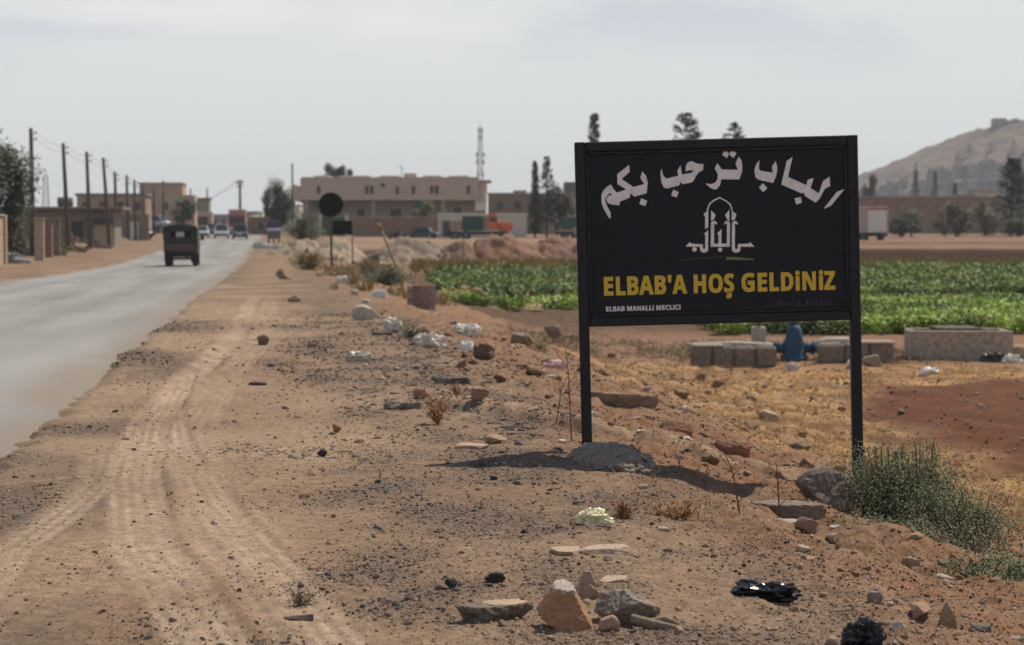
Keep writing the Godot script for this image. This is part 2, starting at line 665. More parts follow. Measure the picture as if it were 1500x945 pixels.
func build_ground() -> void:
	var xs := PackedFloat32Array()
	var left := axis(8.2, 2800.0, 0.12, 1.09)
	for i in left.size():
		xs.append(-left[left.size() - 1 - i])
	xs.append_array(axis(-8.1, -3.5, 0.09, 1.0))
	xs.append_array(axis(-3.5, 0.2, 0.018, 1.0))
	xs.append_array(axis(0.2, 3.4, 0.03, 1.0))
	xs.append_array(axis(3.4, 2800.0, 0.05, 1.06))
	var ds := PackedFloat32Array()
	ds.append_array(axis(-80.0, 4.0, 4.0, 1.0))
	ds.append_array(axis(4.2, 6.8, 0.16, 0.995))
	ds.append_array(axis(6.8, 15.5, 0.032, 1.0))
	for d in axis(15.5, 3600.0, 0.034, 1.021):
		if not ((d > 142.0 and d < 147.0) or (d > 186.0 and d < 191.0)):
			ds.append(d)
	ds.append_array(axis(142.2, 146.9, 0.25, 1.0))
	ds.append_array(axis(186.2, 190.9, 0.25, 1.0))
	ds.sort()
	var m := tinted(0.95, "grain", 0.62, 0.55)
	m.metallic_specular = 0.25
	m.detail_enabled = true
	m.detail_blend_mode = BaseMaterial3D.BLEND_MODE_MUL
	m.detail_uv_layer = BaseMaterial3D.DETAIL_UV_2
	m.detail_albedo = tex["fine"]
	m.uv2_triplanar = true
	m.uv2_world_triplanar = true
	m.uv2_scale = Vector3.ONE * 1.37
	m.albedo_color = Color(1, 1, 1)
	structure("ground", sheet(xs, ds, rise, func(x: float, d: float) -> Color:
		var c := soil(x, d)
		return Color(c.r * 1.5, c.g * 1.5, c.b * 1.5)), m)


func build_road() -> void:
	var across := PackedFloat32Array()
	for i in 41:
		across.append(-7.75 + 8.1 * i / 40.0)
	var ds := axis(-70.0, 5.0, 2.0, 1.0)
	ds.append_array(axis(5.0, 430.0, 0.12, 1.012))
	var nx := across.size()
	var v := PackedVector3Array()
	var ns := PackedVector3Array()
	var cs := PackedColorArray()
	for d in ds:
		for t in across:
			var xr := -2.0 - 0.117 * d
			var edge := maxf(0.0, maxf(t - 0.0, -7.4 - t))
			var y := road_level(d) + 0.035 + 0.03 * (1.0 - ((t + 3.7) / 3.7) ** 2) - 0.5 * edge * edge - 0.06 * edge
			y += 0.006 * noise_b.get_noise_2d((xr + t) * 30, d * 30)
			v.append(Vector3(xr + t, y, -d))
			ns.append(Vector3.UP)
			var n := noise_b.get_noise_2d(t * 60, d * 5.0)
			var n2 := noise_b.get_noise_2d(t * 30 + 90, d * 30)
			var g := 0.218 + 0.075 * n + 0.035 * n2
			for lane in [-0.95, -2.75, -4.7, -6.4]:
				g += 0.018 * exp(-((t - lane) / 0.35) ** 2)
			var c := Color(g * 1.03, g, g * 0.965)
			var dust := ss(-0.85, 0.05, t + 0.7 * n2) + ss(-6.6, -7.4, t + 0.6 * n2)
			cs.append(c.lerp(Color(0.22, 0.165, 0.12), clampf(dust, 0, 1) * 0.75))
	var idx := PackedInt32Array()
	for j in ds.size() - 1:
		for i in nx - 1:
			var a := j * nx + i
			idx.append_array(PackedInt32Array([a, a + nx, a + 1, a + 1, a + nx, a + nx + 1]))
	var arrays := []
	arrays.resize(Mesh.ARRAY_MAX)
	arrays[Mesh.ARRAY_VERTEX] = v
	arrays[Mesh.ARRAY_NORMAL] = ns
	arrays[Mesh.ARRAY_COLOR] = cs
	arrays[Mesh.ARRAY_INDEX] = idx
	var m := ArrayMesh.new()
	m.add_surface_from_arrays(Mesh.PRIMITIVE_TRIANGLES, arrays)
	var a := tinted(0.8, "fine", 1.1, 0.3)
	a.albedo_color = Color(1, 1, 1)
	structure("road", m, a)


func crest(x: float) -> float:
	var at := [-60, 60, 150, 200, 247, 263, 282, 311, 330, 345, 359, 420, 520, 700, 900, 1250]
	var up := [0, 1, 12, 24, 35.6, 43.7, 51.8, 62.8, 69.9, 74.5, 77, 92, 105, 88, 50, 0]
	var i := 0
	while i < at.size() - 2 and x > at[i + 1]:
		i += 1
	return maxf(0.0, lerpf(up[i], up[i + 1], clampf((x - at[i]) / float(at[i + 1] - at[i]), 0, 1)))


func hill_height(x: float, d: float) -> float:
	var t := clampf((d - 1010.0) / 390.0, 0, 1) if d < 1400 else 1.0 - ss(1420, 2100, d)
	var up := crest(x) * (0.8 * t + 0.2 * t * t)
	return up - 2.0 + t * 5.0 * noise_c.get_noise_2d(x * 1.4, d * 1.4) * ss(5, 40, up) + t * 4.5 * noise_c.get_noise_2d(x * 5, d * 5) * ss(5, 40, up)


func build_hill() -> void:
	var m := tinted(0.95)
	structure("hill", sheet(axis(-60, 1260, 4.0, 1.003), axis(1000, 2110, 5.0, 1.004), hill_height, func(x: float, d: float) -> Color:
		var n := noise_c.get_noise_2d(x * 2.2, d * 2.2)
		var n2 := noise_c.get_noise_2d(x * 9, d * 9)
		var c := Color(0.12, 0.085, 0.07).lerp(Color(0.185, 0.118, 0.086), clampf(0.5 + 1.3 * n, 0, 1))
		var scrub := ss(-0.02, 0.14, n2 + 0.6 * n + 0.3 * ss(1290, 1390, d) - 0.13)
		return c.lerp(Color(0.065, 0.053, 0.045), scrub * 0.85)), m)
	var b := Buf.new()
	b.box(Vector3(0, 3, 0), Vector3(9, 8, 9), 0.3)
	b.box(Vector3(26, 2.2, 2), Vector3(44, 6.5, 6), 0.3, Basis(Vector3.UP, 0.1))
	var stone := mat(Color(0.2, 0.16, 0.14), 0.95, "rock", 0.1)
	var fort := thing("hilltop_ruin", "ruined stone fort with a stub tower on the crest of the far hill", "ruin", Vector3(341, crest(341) - 2.5, -1400))
	part("wall", b, stone, fort)
	for i in 4:
		var w := Buf.new()
		w.box(Vector3(11.0 + 9.0 * i, 5.9, 2), Vector3(4.0, 1.6, 5.6), 0.2, Basis(Vector3.UP, 0.1))
		part("battlement", w, stone, fort)


func build_town() -> void:   # the grey houses below the hill
	var tones := [mat(Color(0.2, 0.185, 0.18), 0.9), mat(Color(0.15, 0.14, 0.14), 0.9), mat(Color(0.26, 0.235, 0.22), 0.9)]
	var dark := mat(Color(0.05, 0.05, 0.055), 0.4)
	var kinds := []
	for k in 3:
		var b := Buf.new()
		var w := 10.0 + 3.0 * k
		var h := 4.0 + 2.6 * (k % 2)
		b.box(Vector3(0, h * 0.5 - 2, 0), Vector3(w, h + 4, 9), 0.05)
		var t := thing("hillside_house", "small grey flat-roofed house among many at the foot of the far hill", "house", Vector3(255 + 16 * k, hill_height(255 + 16 * k, 1170 + 20 * k) + 0.5, -1170 - 20 * k), 0.2 * k, "grey houses under the hill")
		part("wall", b, tones[k], t)
		var r := Buf.new()
		r.box(Vector3(0, h + 0.15, 0), Vector3(w + 0.5, 0.3, 9.5))
		r.box(Vector3(w * 0.2, h + 1.1, 1), Vector3(3, 1.6, 3))
		part("roof", r, tones[(k + 1) % 3], t)
		for q in 3:
			var wi := Buf.new()
			wi.box(Vector3(-w * 0.32 + w * 0.32 * q, h - 1.5, 4.53), Vector3(1.2, 1.3, 0.12))
			part("window", wi, dark, t)
		kinds.append(t)
	for i in 60:
		var x := 205.0 + rng.randf() * 130.0
		var d := 1150.0 + rng.randf() * 150.0
		copy(kinds[i % 3], Vector3(x, hill_height(x, d) + 0.4, -d), rng.randf_range(-0.5, 0.5), "small grey flat-roofed house among many at the foot of the far hill", Vector3(1, rng.randf_range(0.8, 1.3), 1))


func opening(parent: Node3D, at: Vector3, w: float, h: float, frame: Material, pane: Material, called := "window", label := "") -> void:
	var f := Buf.new()
	for s in [-1.0, 1.0]:
		f.box(at + Vector3(s * (w * 0.5 + 0.04), 0, 0.05), Vector3(0.08, h + 0.16, 0.14))
		f.box(at + Vector3(0, s * (h * 0.5 + 0.04), 0.05), Vector3(w, 0.08, 0.14))
	var o := part(called, f, frame, parent, label)
	var p := Buf.new()
	p.box(at + Vector3(0, 0, 0.012), Vector3(w, h, 0.04))
	part("pane", p, pane, o)


func build_left_side() -> void:
	var tan := mat(Color(0.36, 0.27, 0.19), 0.95, "mottle", 0.5)
	var tan2 := mat(Color(0.3, 0.225, 0.17), 0.95, "mottle", 0.3)
	var grey := mat(Color(0.2, 0.165, 0.145), 0.95, "mottle", 0.3)
	var brown := mat(Color(0.2, 0.145, 0.115), 0.95, "mottle", 0.35)
	var dark := mat(Color(0.045, 0.04, 0.04), 0.5)
	var b: Buf
	# the walled plot by the nearest pole
	b = Buf.new()
	for k in 3:
		b.box(Vector3(0, 0.4 + 0.85 * k, 0), Vector3(0.55, 0.84, 12), 0.03)
	var w := thing("plot_wall", "tan rendered plot wall at the roadside running out of the picture on the left", "wall", Vector3(-25.85, land(-25.85, 102) - 0.15, -96.8), 0.11)
	part("wall", b, tan, w)
	b = Buf.new(); b.box(Vector3(0, 2.66, 0), Vector3(0.68, 0.12, 12.1), 0.03); part("coping", b, tan2, w)
	b = Buf.new(); b.box(Vector3(0.02, 1.32, -6.3), Vector3(0.75, 2.75, 0.6), 0.04); part("pier", b, tan, w)
	var p := thing("gate_pier", "free-standing tan square gate pier just right of the nearest power pole", "pier", Vector3(-26.8, land(-26.8, 113) - 0.1, -113), 0.1)
	b = Buf.new(); b.box(Vector3(0, 1.2, 0), Vector3(0.52, 2.4, 0.52), 0.03); part("shaft", b, tan, p)
	b = Buf.new(); b.box(Vector3(0, 2.46, 0), Vector3(0.62, 0.12, 0.62), 0.03); part("cap", b, tan2, p)
	# low house behind the poles
	var lh := thing("low_house", "low grey house with an overhanging flat roof behind the row of poles", "house", Vector3(-37.3, land(-37, 165) - 0.1, -165), 0.12)
	b = Buf.new(); b.box(Vector3(0, 1.5, -4), Vector3(8.6, 3.2, 8), 0.03); part("wall", b, grey, lh)
	b = Buf.new(); b.box(Vector3(0.2, 3.24, -3.6), Vector3(9.8, 0.24, 9.6), 0.03); part("roof", b, brown, lh)
	b = Buf.new(); b.box(Vector3(3.2, 2.3, 0.5), Vector3(2.2, 0.14, 1.4), 0.02); part("awning", b, dark, lh)
	b = Buf.new(); b.box(Vector3(3.4, 0.9, 0.25), Vector3(1.5, 1.9, 0.4), 0.03); part("screen_wall", b, tan, lh, "pale tan block wall in front of the doorway")
	opening(lh, Vector3(-2.6, 1.4, 0), 0.9, 1.0, tan, dark)
	opening(lh, Vector3(-0.8, 1.6, 0), 0.8, 0.9, tan, dark)
	opening(lh, Vector3(1.3, 1.15, 0), 1.0, 2.1, tan2, dark, "door")
	# more roadside walls, farther
	var rw := thing("roadside_wall", "long brown compound wall behind the parked blue car", "wall", Vector3(-41.5, land(-41, 208), -207), 0.1)
	b = Buf.new(); b.box(Vector3(0, 1.2, 0), Vector3(7.5, 2.7, 0.4), 0.03); part("wall", b, brown, rw)
	b = Buf.new(); b.box(Vector3(0, 2.6, 0), Vector3(7.6, 0.12, 0.55), 0.02); part("coping", b, grey, rw)
	b = Buf.new(); b.box(Vector3(2.2, 0.95, 0.32), Vector3(1.0, 1.9, 0.2), 0.03); part("door", b, mat(Color(0.5, 0.46, 0.4), 0.6), rw, "pale painted steel door")
	var mh := thing("flat_roofed_house", "tan two-storey flat-roofed house behind the compound wall on the left", "house", Vector3(-48.2, land(-48, 240), -240), 0.1)
	b = Buf.new(); b.box(Vector3(0, 2.4, -4), Vector3(8.2, 5.0, 8), 0.03); part("wall", b, tan2, mh)
	b = Buf.new(); b.box(Vector3(0, 5.0, -4), Vector3(8.6, 0.3, 8.4), 0.03); part("roof", b, grey, mh)
	for k in 4:
		opening(mh, Vector3(-3 + 2 * k, 3.6, 0), 0.9, 1.1, tan, dark)
	var bh := thing("tall_block_house", "tall blank tan block house, tallest building on the left of the road", "house", Vector3(-52.8, land(-52, 300) - 0.4, -300), 0.1)
	b = Buf.new(); b.box(Vector3(0, 3.9, -4.5), Vector3(6.4, 7.9, 9), 0.04); part("wall", b, mat(Color(0.37, 0.27, 0.205), 0.95, "mottle", 0.2), bh)
	b = Buf.new(); b.box(Vector3(0, 7.88, -4.5), Vector3(6.7, 0.3, 9.3), 0.03); part("roof", b, tan, bh)
	b = Buf.new(); b.box(Vector3(4.1, 3.1, -4), Vector3(1.75, 6.1, 7), 0.04); part("stair_wing", b, tan, bh)
	b = Buf.new(); b.box(Vector3(-4.9, 2.8, -4), Vector3(3.4, 5.6, 7), 0.04); part("side_wing", b, tan2, bh)
	opening(bh, Vector3(-1.8, 4.4, 0), 0.9, 1.1, tan, dark)
	opening(bh, Vector3(0.6, 4.4, 0), 0.9, 1.1, tan, dark)
	opening(bh, Vector3(-1.0, 1.2, 0), 1.6, 2.2, tan2, dark, "door")
	var gh := thing("unfinished_house", "small grey-green unfinished house with posts on its roof behind the truck", "house", Vector3(-53.4, land(-53, 340) - 0.3, -340), 0.1)
	b = Buf.new(); b.box(Vector3(0, 2.9, -3.5), Vector3(3.4, 6.2, 7), 0.03); part("wall", b, mat(Color(0.22, 0.2, 0.15), 0.95, "mottle", 0.3), gh)
	b = Buf.new(); b.box(Vector3(0, 6.1, -3.5), Vector3(3.9, 0.28, 7.4), 0.03); part("roof", b, grey, gh)
	for s in [-1.4, 1.4]:
		b = Buf.new(); b.box(Vector3(s, 7.0, -0.6), Vector3(0.25, 1.7, 0.25)); part("roof_post", b, grey, gh)
	opening(gh, Vector3(-0.5, 4.4, 0), 1.0, 1.2, grey, dark)
	b = Buf.new()
	b.box(Vector3(0, 1.3, -2), Vector3(3.4, 4.2, 4), 0.03)
	var ps := thing("roadside_shop", "low pale pinkish shop with a dark open front beyond the truck", "shop", Vector3(-49.8, land(-50, 320), -320), 0.1)
	part("wall", b, mat(Color(0.42, 0.34, 0.3), 0.95, "mottle", 0.3), ps)
	opening(ps, Vector3(0, 1.4, 0), 2.0, 2.4, tan, dark, "shopfront")
	var ruin := thing("broken_wall", "low broken reddish block wall with a ragged top in front of the low house", "wall", Vector3(-33.6, land(-33.6, 150) - 0.1, -154), 0.12)
	for k in 14:
		b = Buf.new()
		var hh: float = [0.9, 1.25, 0.7, 1.1, 0.55, 0.8, 1.35, 1.0, 0.5, 0.75, 0.6, 0.95, 0.45, 0.35][k]
		b.box(Vector3(-3.2 + 0.44 * k, hh * 0.5, 0.03 * sin(k * 2.0)), Vector3(0.42, hh, 0.3), 0.04)
		part("block", b, [brown, mat(Color(0.24, 0.15, 0.115), 0.95, "mottle", 0.8), grey][k % 3], ruin)
	var pier2 := thing("gate_pier", "pinkish brown narrow pier between the tan gate pier and the low house", "pier", Vector3(-28.6, land(-28.6, 123) - 0.1, -123), 0.1)
	b = Buf.new(); b.box(Vector3(0, 1.05, 0), Vector3(0.45, 2.1, 0.45), 0.04); part("shaft", b, mat(Color(0.27, 0.17, 0.13), 0.95, "mottle", 0.8), pier2)
	b = Buf.new(); b.box(Vector3(0, 2.14, 0), Vector3(0.55, 0.1, 0.55), 0.02); part("cap", b, grey, pier2)
	var tank := thing("roof_tank", "dark water tank on the flat roof of the low house", "water tank", Vector3(-37.4, land(-37, 165) + 3.25, -167))
	b = Buf.new(true); b.tube([Vector3(-0.6, 0.45, 0), Vector3(0.6, 0.45, 0)], [0.4, 0.4], 14); part("barrel", b, mat(Color(0.12, 0.12, 0.13), 0.6), tank)
	b = Buf.new(); b.box(Vector3(-0.4, 0.04, 0), Vector3(0.1, 0.12, 0.7)); b.box(Vector3(0.4, 0.04, 0), Vector3(0.1, 0.12, 0.7)); part("stand", b, dark, tank)
	for q in [[-31.6, 141.5, 0.7], [-30.2, 139.0, 0.5], [-33.9, 160.0, 0.8], [-35.8, 176.5, 0.6], [-29.2, 128.5, 0.45]]:
		var hb2 := Buf.new()
		hb2.tinted = true
		foliage(hb2, Vector3(0, q[2] * 0.5, 0), Vector3(0.9, q[2] * 0.6, 0.7), 260, 0.13, [Color(0.8, 0.8, 0.6), Color(1.3, 1.1, 0.6)], 14)
		var sc := thing("verge_scrub", "dusty olive scrub " + {141.5: "behind the foot of the second", 139.0: "just in front of the second", 160.0: "at the foot of the fourth", 176.5: "at the foot of the fifth", 128.5: "right of the foot of the first"}[q[1]] + " power pole", "scrub", Vector3(q[0], land(q[0], q[1]), -q[1]))
		part("foliage", hb2, leafy(Color(0.085, 0.075, 0.035)), sc)
	# hedge between the piers and litter at its foot
	var hb := Buf.new()
	hb.tinted = true
	foliage(hb, Vector3(0, 1.4, 0), Vector3(1.2, 1.45, 1.4), 1500, 0.16, [Color(0.75, 0.8, 0.5), Color(1.2, 1.1, 0.6), Color(1.1, 0.75, 0.5)], 40)
	var hg := thing("climber_hedge", "tall loose olive hedge filling the gap between the wall and the gate pier", "hedge", Vector3(-30.6, land(-30.6, 121), -121))
	part("foliage", hb, leafy(Color(0.075, 0.075, 0.03)), hg)
	var hs := Buf.new()
	for k in 7:
		hs.tube([Vector3(-0.9 + 0.3 * k, -0.1, 0), Vector3(-0.8 + 0.27 * k, 2.2, 0.1)], [0.03, 0.012], 5)
	part("stems", hs, mat(Color(0.09, 0.07, 0.05), 0.9), hg)
	var back := thing("yard_wall", "dark brown yard wall behind the hedge and nearest power pole", "wall", Vector3(-31.6, land(-31, 128), -127), 0.1)
	b = Buf.new(); b.box(Vector3(0, 1.1, 0), Vector3(5.5, 2.4, 0.3), 0.03); part("wall", b, brown, back)
	b = Buf.new(); b.box(Vector3(0, 2.35, 0), Vector3(5.6, 0.1, 0.42), 0.02); part("coping", b, grey, back)


func build_far_buildings() -> void:
	var pink := mat(Color(0.46, 0.36, 0.3), 0.95, "plaster", 0.25)
	var cream := mat(Color(0.5, 0.42, 0.33), 0.95, "plaster", 0.25)
	var grey := mat(Color(0.31, 0.275, 0.25), 0.95, "plaster", 0.25)
	var dark := mat(Color(0.05, 0.047, 0.047), 0.4)
	var green := mat(Color(0.035, 0.07, 0.055), 0.6)
	var brown := mat(Color(0.22, 0.14, 0.105), 0.95, "mottle", 0.4)
	var b: Buf
	# the long villa: a pink stone upper floor that overhangs a grey ground floor
	var v := thing("long_villa", "long two-storey pinkish stone villa with a shaded ground floor, centre distance", "house", Vector3(-15.6, 0.35, -262))
	b = Buf.new(); b.box(Vector3(0, 2.5, -6.5), Vector3(24.2, 5.2, 9), 0.03); part("ground_floor", b, grey, v)
	b = Buf.new(); b.box(Vector3(-0.4, 6.3, -5), Vector3(23.4, 2.75, 12), 0.04); part("upper_floor", b, pink, v)
	b = Buf.new(); b.box(Vector3(11.75, 6.2, -5), Vector3(0.9, 2.5, 11), 0.04); part("end_bay", b, cream, v, "cream end bay on the right")
	b = Buf.new(); b.box(Vector3(0, 4.9, -0.2), Vector3(24.6, 0.16, 2.6), 0.02); part("balcony_slab", b, cream, v)
	b = Buf.new(); b.box(Vector3(12.1, 7.35, -5), Vector3(1.5, 0.18, 12.4), 0.02); part("roof_lip", b, pink, v)
	for q in [[-5.1, 3.9], [-0.5, 2.6], [5.1, 2.4], [8.6, 2.6], [-9.4, 2.0]]:
		b = Buf.new(); b.box(Vector3(q[0], 7.82, -3.6), Vector3(q[1], 0.42, 7), 0.03); part("parapet", b, pink, v)
	b = Buf.new(); b.box(Vector3(-0.3, 7.74, 0.95), Vector3(23.2, 0.14, 0.16)); part("parapet_rail", b, cream, v)
	for x in [-3.4, -2.75, -9.7, 2.7, 5.1, 5.75, 9.9]:
		opening(v, Vector3(x, 6.15, 1.0), 0.42, 1.05, pink, dark)
	opening(v, Vector3(-1.3, 6.75, 1.0), 0.55, 0.5, cream, dark, "window", "small square dark window high in the wall")
	opening(v, Vector3(0.6, 6.1, 1.0), 0.4, 1.0, cream, dark)
	for x in [-11.4, -2.6, 6.6]:
		b = Buf.new(); b.box(Vector3(x, 2.4, 0.3), Vector3(0.45, 4.9, 0.45), 0.03); part("pillar", b, grey, v)
	for q in [[-9.0, 1.6, 2.6], [-4.4, 1.1, 2.2], [0.2, 1.6, 2.2], [8.4, 1.0, 2.6]]:
		opening(v, Vector3(q[0], 2.6, -2.0), q[1], q[2], cream, dark, "door")
	b = Buf.new(); b.box(Vector3(3.9, 4.35, 0.6), Vector3(2.1, 0.9, 0.08)); part("green_screen", b, green, v, "dark green cloth screen under the balcony")
	b = Buf.new(); b.box(Vector3(-8.6, 4.3, 0.6), Vector3(3.6, 0.7, 0.08)); part("green_screen", b, green, v)
	b = Buf.new(); b.box(Vector3(11.5, 4.2, -1.2), Vector3(1.5, 1.5, 3), 0.03); part("white_bay", b, mat(Color(0.66, 0.62, 0.55), 0.9), v, "white bay under the end of the balcony")
	b = Buf.new(); b.tube([Vector3(1.0, 7.9, -2), Vector3(1.0, 9.6, -2)], [0.04, 0.03], 5); b.tube([Vector3(0.6, 9.2, -2), Vector3(1.5, 8.9, -2)], [0.03, 0.03], 5); part("aerial", b, dark, v)
	b = Buf.new()
	b.box(Vector3(2.1, 8.0, -3), Vector3(1.6, 0.8, 2.2), 0.05); part("stair_head", b, pink, v)
	# left wing with a sloped lit flank
	b = Buf.new(); b.box(Vector3(-12.6, 5.7, -4), Vector3(1.6, 2.0, 8), 0.04, Basis(Vector3(0, 0, 1), -0.35)); part("stair_flank", b, cream, v)
	# courtyard wall, gate
	var cw := thing("courtyard_wall", "brown block courtyard wall in front of the long villa", "wall", Vector3(-14.2, 0.3, -246))
	b = Buf.new(); b.box(Vector3(0, 1.2, 0), Vector3(10.4, 2.55, 0.35), 0.03); part("wall", b, brown, cw)
	b = Buf.new(); b.box(Vector3(0, 2.52, 0), Vector3(10.5, 0.12, 0.5), 0.02); part("coping", b, mat(Color(0.33, 0.24, 0.19), 0.9), cw)
	for k in 5:
		b = Buf.new(); b.box(Vector3(-5.1 + 2.55 * k, 1.25, 0.1), Vector3(0.4, 2.7, 0.45), 0.03); part("pier", b, brown, cw)
	var gt := thing("yard_gate", "dark green metal double gate at the left end of the courtyard wall", "gate", Vector3(-22.4, 0.4, -250))
	for s in [-1.0, 1.0]:
		b = Buf.new(); b.box(Vector3(s * 0.75, 1.3, 0), Vector3(1.44, 2.4, 0.1), 0.02); part("leaf", b, green, gt)
	for s in [-1.65, 1.65]:
		b = Buf.new(); b.box(Vector3(s, 1.4, 0), Vector3(0.36, 2.8, 0.36), 0.03); part("pier", b, cream, gt)
	# white low building behind the orange truck
	var sh := thing("white_shed", "long low off-white shed behind the orange truck", "shed", Vector3(-3.55, 0.25, -238))
	b = Buf.new(); b.box(Vector3(0, 1.35, -2), Vector3(10.6, 3.0, 4), 0.03); part("wall", b, mat(Color(0.5, 0.44, 0.385), 0.85, "plaster", 0.3), sh)
	b = Buf.new(); b.box(Vector3(0, 2.93, -2), Vector3(10.8, 0.16, 4.2), 0.02); part("roof", b, mat(Color(0.62, 0.56, 0.5), 0.8), sh)
	opening(sh, Vector3(-4.2, 1.1, 0), 1.0, 2.0, grey, dark, "door")
	# behind, to the right of the villa
	var bl := thing("long_brown_building", "long low olive-brown flat-roofed building right of the villa", "building", Vector3(3.6, 0.5, -300))
	b = Buf.new(); b.box(Vector3(0, 2.9, -5), Vector3(14.4, 6.7, 10), 0.04); part("wall", b, mat(Color(0.185, 0.145, 0.105), 0.95, "mottle", 0.2), bl)
	b = Buf.new(); b.box(Vector3(0, 6.2, -5), Vector3(14.7, 0.2, 10.3), 0.02); part("roof", b, grey, bl)
	b = Buf.new(); b.box(Vector3(-2.4, 6.45, -3), Vector3(2.0, 0.45, 2), 0.03); part("roof_hut", b, brown, bl)
	b = Buf.new(); b.box(Vector3(5.6, 7.1, -4), Vector3(2.6, 1.7, 4), 0.03); part("water_tank", b, mat(Color(0.1, 0.11, 0.12), 0.8), bl, "dark grey rooftop water tank")
	for k in 5:
		opening(bl, Vector3(-5.4 + 2.7 * k, 4.4, 0), 1.0, 1.1, brown, dark)
	var ph := thing("pink_house", "small pink house half hidden behind the dark conifers", "house", Vector3(7.3, 0.5, -280))
	b = Buf.new(); b.box(Vector3(0, 2.5, -3), Vector3(4.9, 5.2, 6), 0.04); part("wall", b, mat(Color(0.4, 0.27, 0.225), 0.95, "plaster", 0.3), ph)
	b = Buf.new(); b.box(Vector3(0, 5.15, -3), Vector3(5.3, 0.2, 6.4), 0.03); part("roof", b, grey, ph)
	opening(ph, Vector3(-1.2, 3.3, 0), 0.9, 1.1, cream, dark)
	opening(ph, Vector3(1.2, 3.3, 0), 0.9, 1.1, cream, dark)
	# right: the long brown wall and a house by the conifer
	var lw := thing("orchard_wall", "long brown mud wall across the far right behind the shrubs", "wall", Vector3(69, 0.5, -330))
	b = Buf.new(); b.box(Vector3(0, 2.8, 0), Vector3(27, 6.6, 0.8), 0.05); part("wall", b, mat(Color(0.24, 0.155, 0.115), 0.95, "mottle", 0.15), lw)
	b = Buf.new(); b.box(Vector3(0, 6.15, 0), Vector3(27.2, 0.2, 1.1), 0.04); part("coping", b, mat(Color(0.3, 0.21, 0.16), 0.95), lw)
	for k in 8:
		b = Buf.new(); b.box(Vector3(-12 + 3.4 * k, 2.8, 0.3), Vector3(0.6, 6.5, 0.6), 0.04); part("pier", b, brown, lw)
	var fh := thing("cream_farmhouse", "small cream farmhouse with a flat roof left of the big dark conifer", "house", Vector3(100, 0.5, -420))
	b = Buf.new(); b.box(Vector3(0, 4.2, -4), Vector3(5.4, 9.2, 8), 0.05); part("wall", b, mat(Color(0.42, 0.34, 0.27), 0.9), fh)
	b = Buf.new(); b.box(Vector3(0, 8.85, -4), Vector3(5.9, 0.3, 8.5), 0.04); part("roof", b, grey, fh)
	b = Buf.new(); b.box(Vector3(-4.6, 3.9, -3), Vector3(3.6, 8.2, 6), 0.05); part("side_wing", b, mat(Color(0.16, 0.14, 0.13), 0.9), fh)
	opening(fh, Vector3(0, 6.8, 0), 1.2, 1.3, cream, dark)
	# far end of the street
	var gs := thing("street_shed", "pale metal shed with a low pitched roof at the far end of the road", "shed", Vector3(-38.9, 0.6, -300), 0.1)
	b = Buf.new(); b.box(Vector3(0, 0.9, -3), Vector3(3.2, 2.2, 6), 0.03); part("wall", b, mat(Color(0.36, 0.36, 0.36), 0.6), gs)
	b = Buf.new(); b.prism(PackedVector2Array([Vector2(-1.8, 1.98), Vector2(1.8, 1.98), Vector2(0, 2.9)]), -6.2, 0.3); part("roof", b, mat(Color(0.6, 0.6, 0.6), 0.5), gs)
	var bs := thing("brick_hut", "small reddish brown hut by the road beyond the parked cars", "hut", Vector3(-36.2, 0.6, -285), 0.1)
	b = Buf.new(); b.box(Vector3(0, 1.1, -2), Vector3(3.2, 2.5, 4), 0.03); part("wall", b, brown, bs)
	b = Buf.new(); b.box(Vector3(0, 2.42, -2), Vector3(3.5, 0.16, 4.4), 0.02); part("roof", b, grey, bs)
	opening(bs, Vector3(0.3, 1.1, 0), 0.9, 1.1, grey, dark)
	for k in 9:
		var x := -58.0 + 4.6 * k
		var d := 395.0 + 7.0 * (k % 3)
		var hh := 3.4 + 1.9 * ((k * 5) % 4) / 3.0
		var h := thing("street_house", ["grey", "tan", "brown", "pale", "dusty pink", "grey-brown", "sandy", "off-white", "dull brown"][k] + " flat-roofed house in the hazy row closing the end of the road", "house", Vector3(x, 0.6, -d))
		b = Buf.new(); b.box(Vector3(0, hh * 0.5 - 0.2, -4), Vector3(4.2, hh + 0.4, 8), 0.04)
		part("wall", b, mat([Color(0.26, 0.25, 0.24), Color(0.36, 0.28, 0.2), Color(0.22, 0.16, 0.12), Color(0.46, 0.42, 0.37), Color(0.4, 0.3, 0.26), Color(0.27, 0.22, 0.19), Color(0.38, 0.31, 0.22), Color(0.52, 0.5, 0.46), Color(0.2, 0.15, 0.115)][k], 0.95, "plaster", 0.3), h)
		b = Buf.new(); b.box(Vector3(0, hh + 0.1, -4), Vector3(4.5, 0.2, 8.3), 0.02); part("roof", b, grey, h)
		opening(h, Vector3(-0.9, hh * 0.62, 0), 0.9, 1.1, cream, dark)
		opening(h, Vector3(0.9, hh * 0.62, 0), 0.9, 1.1, cream, dark)


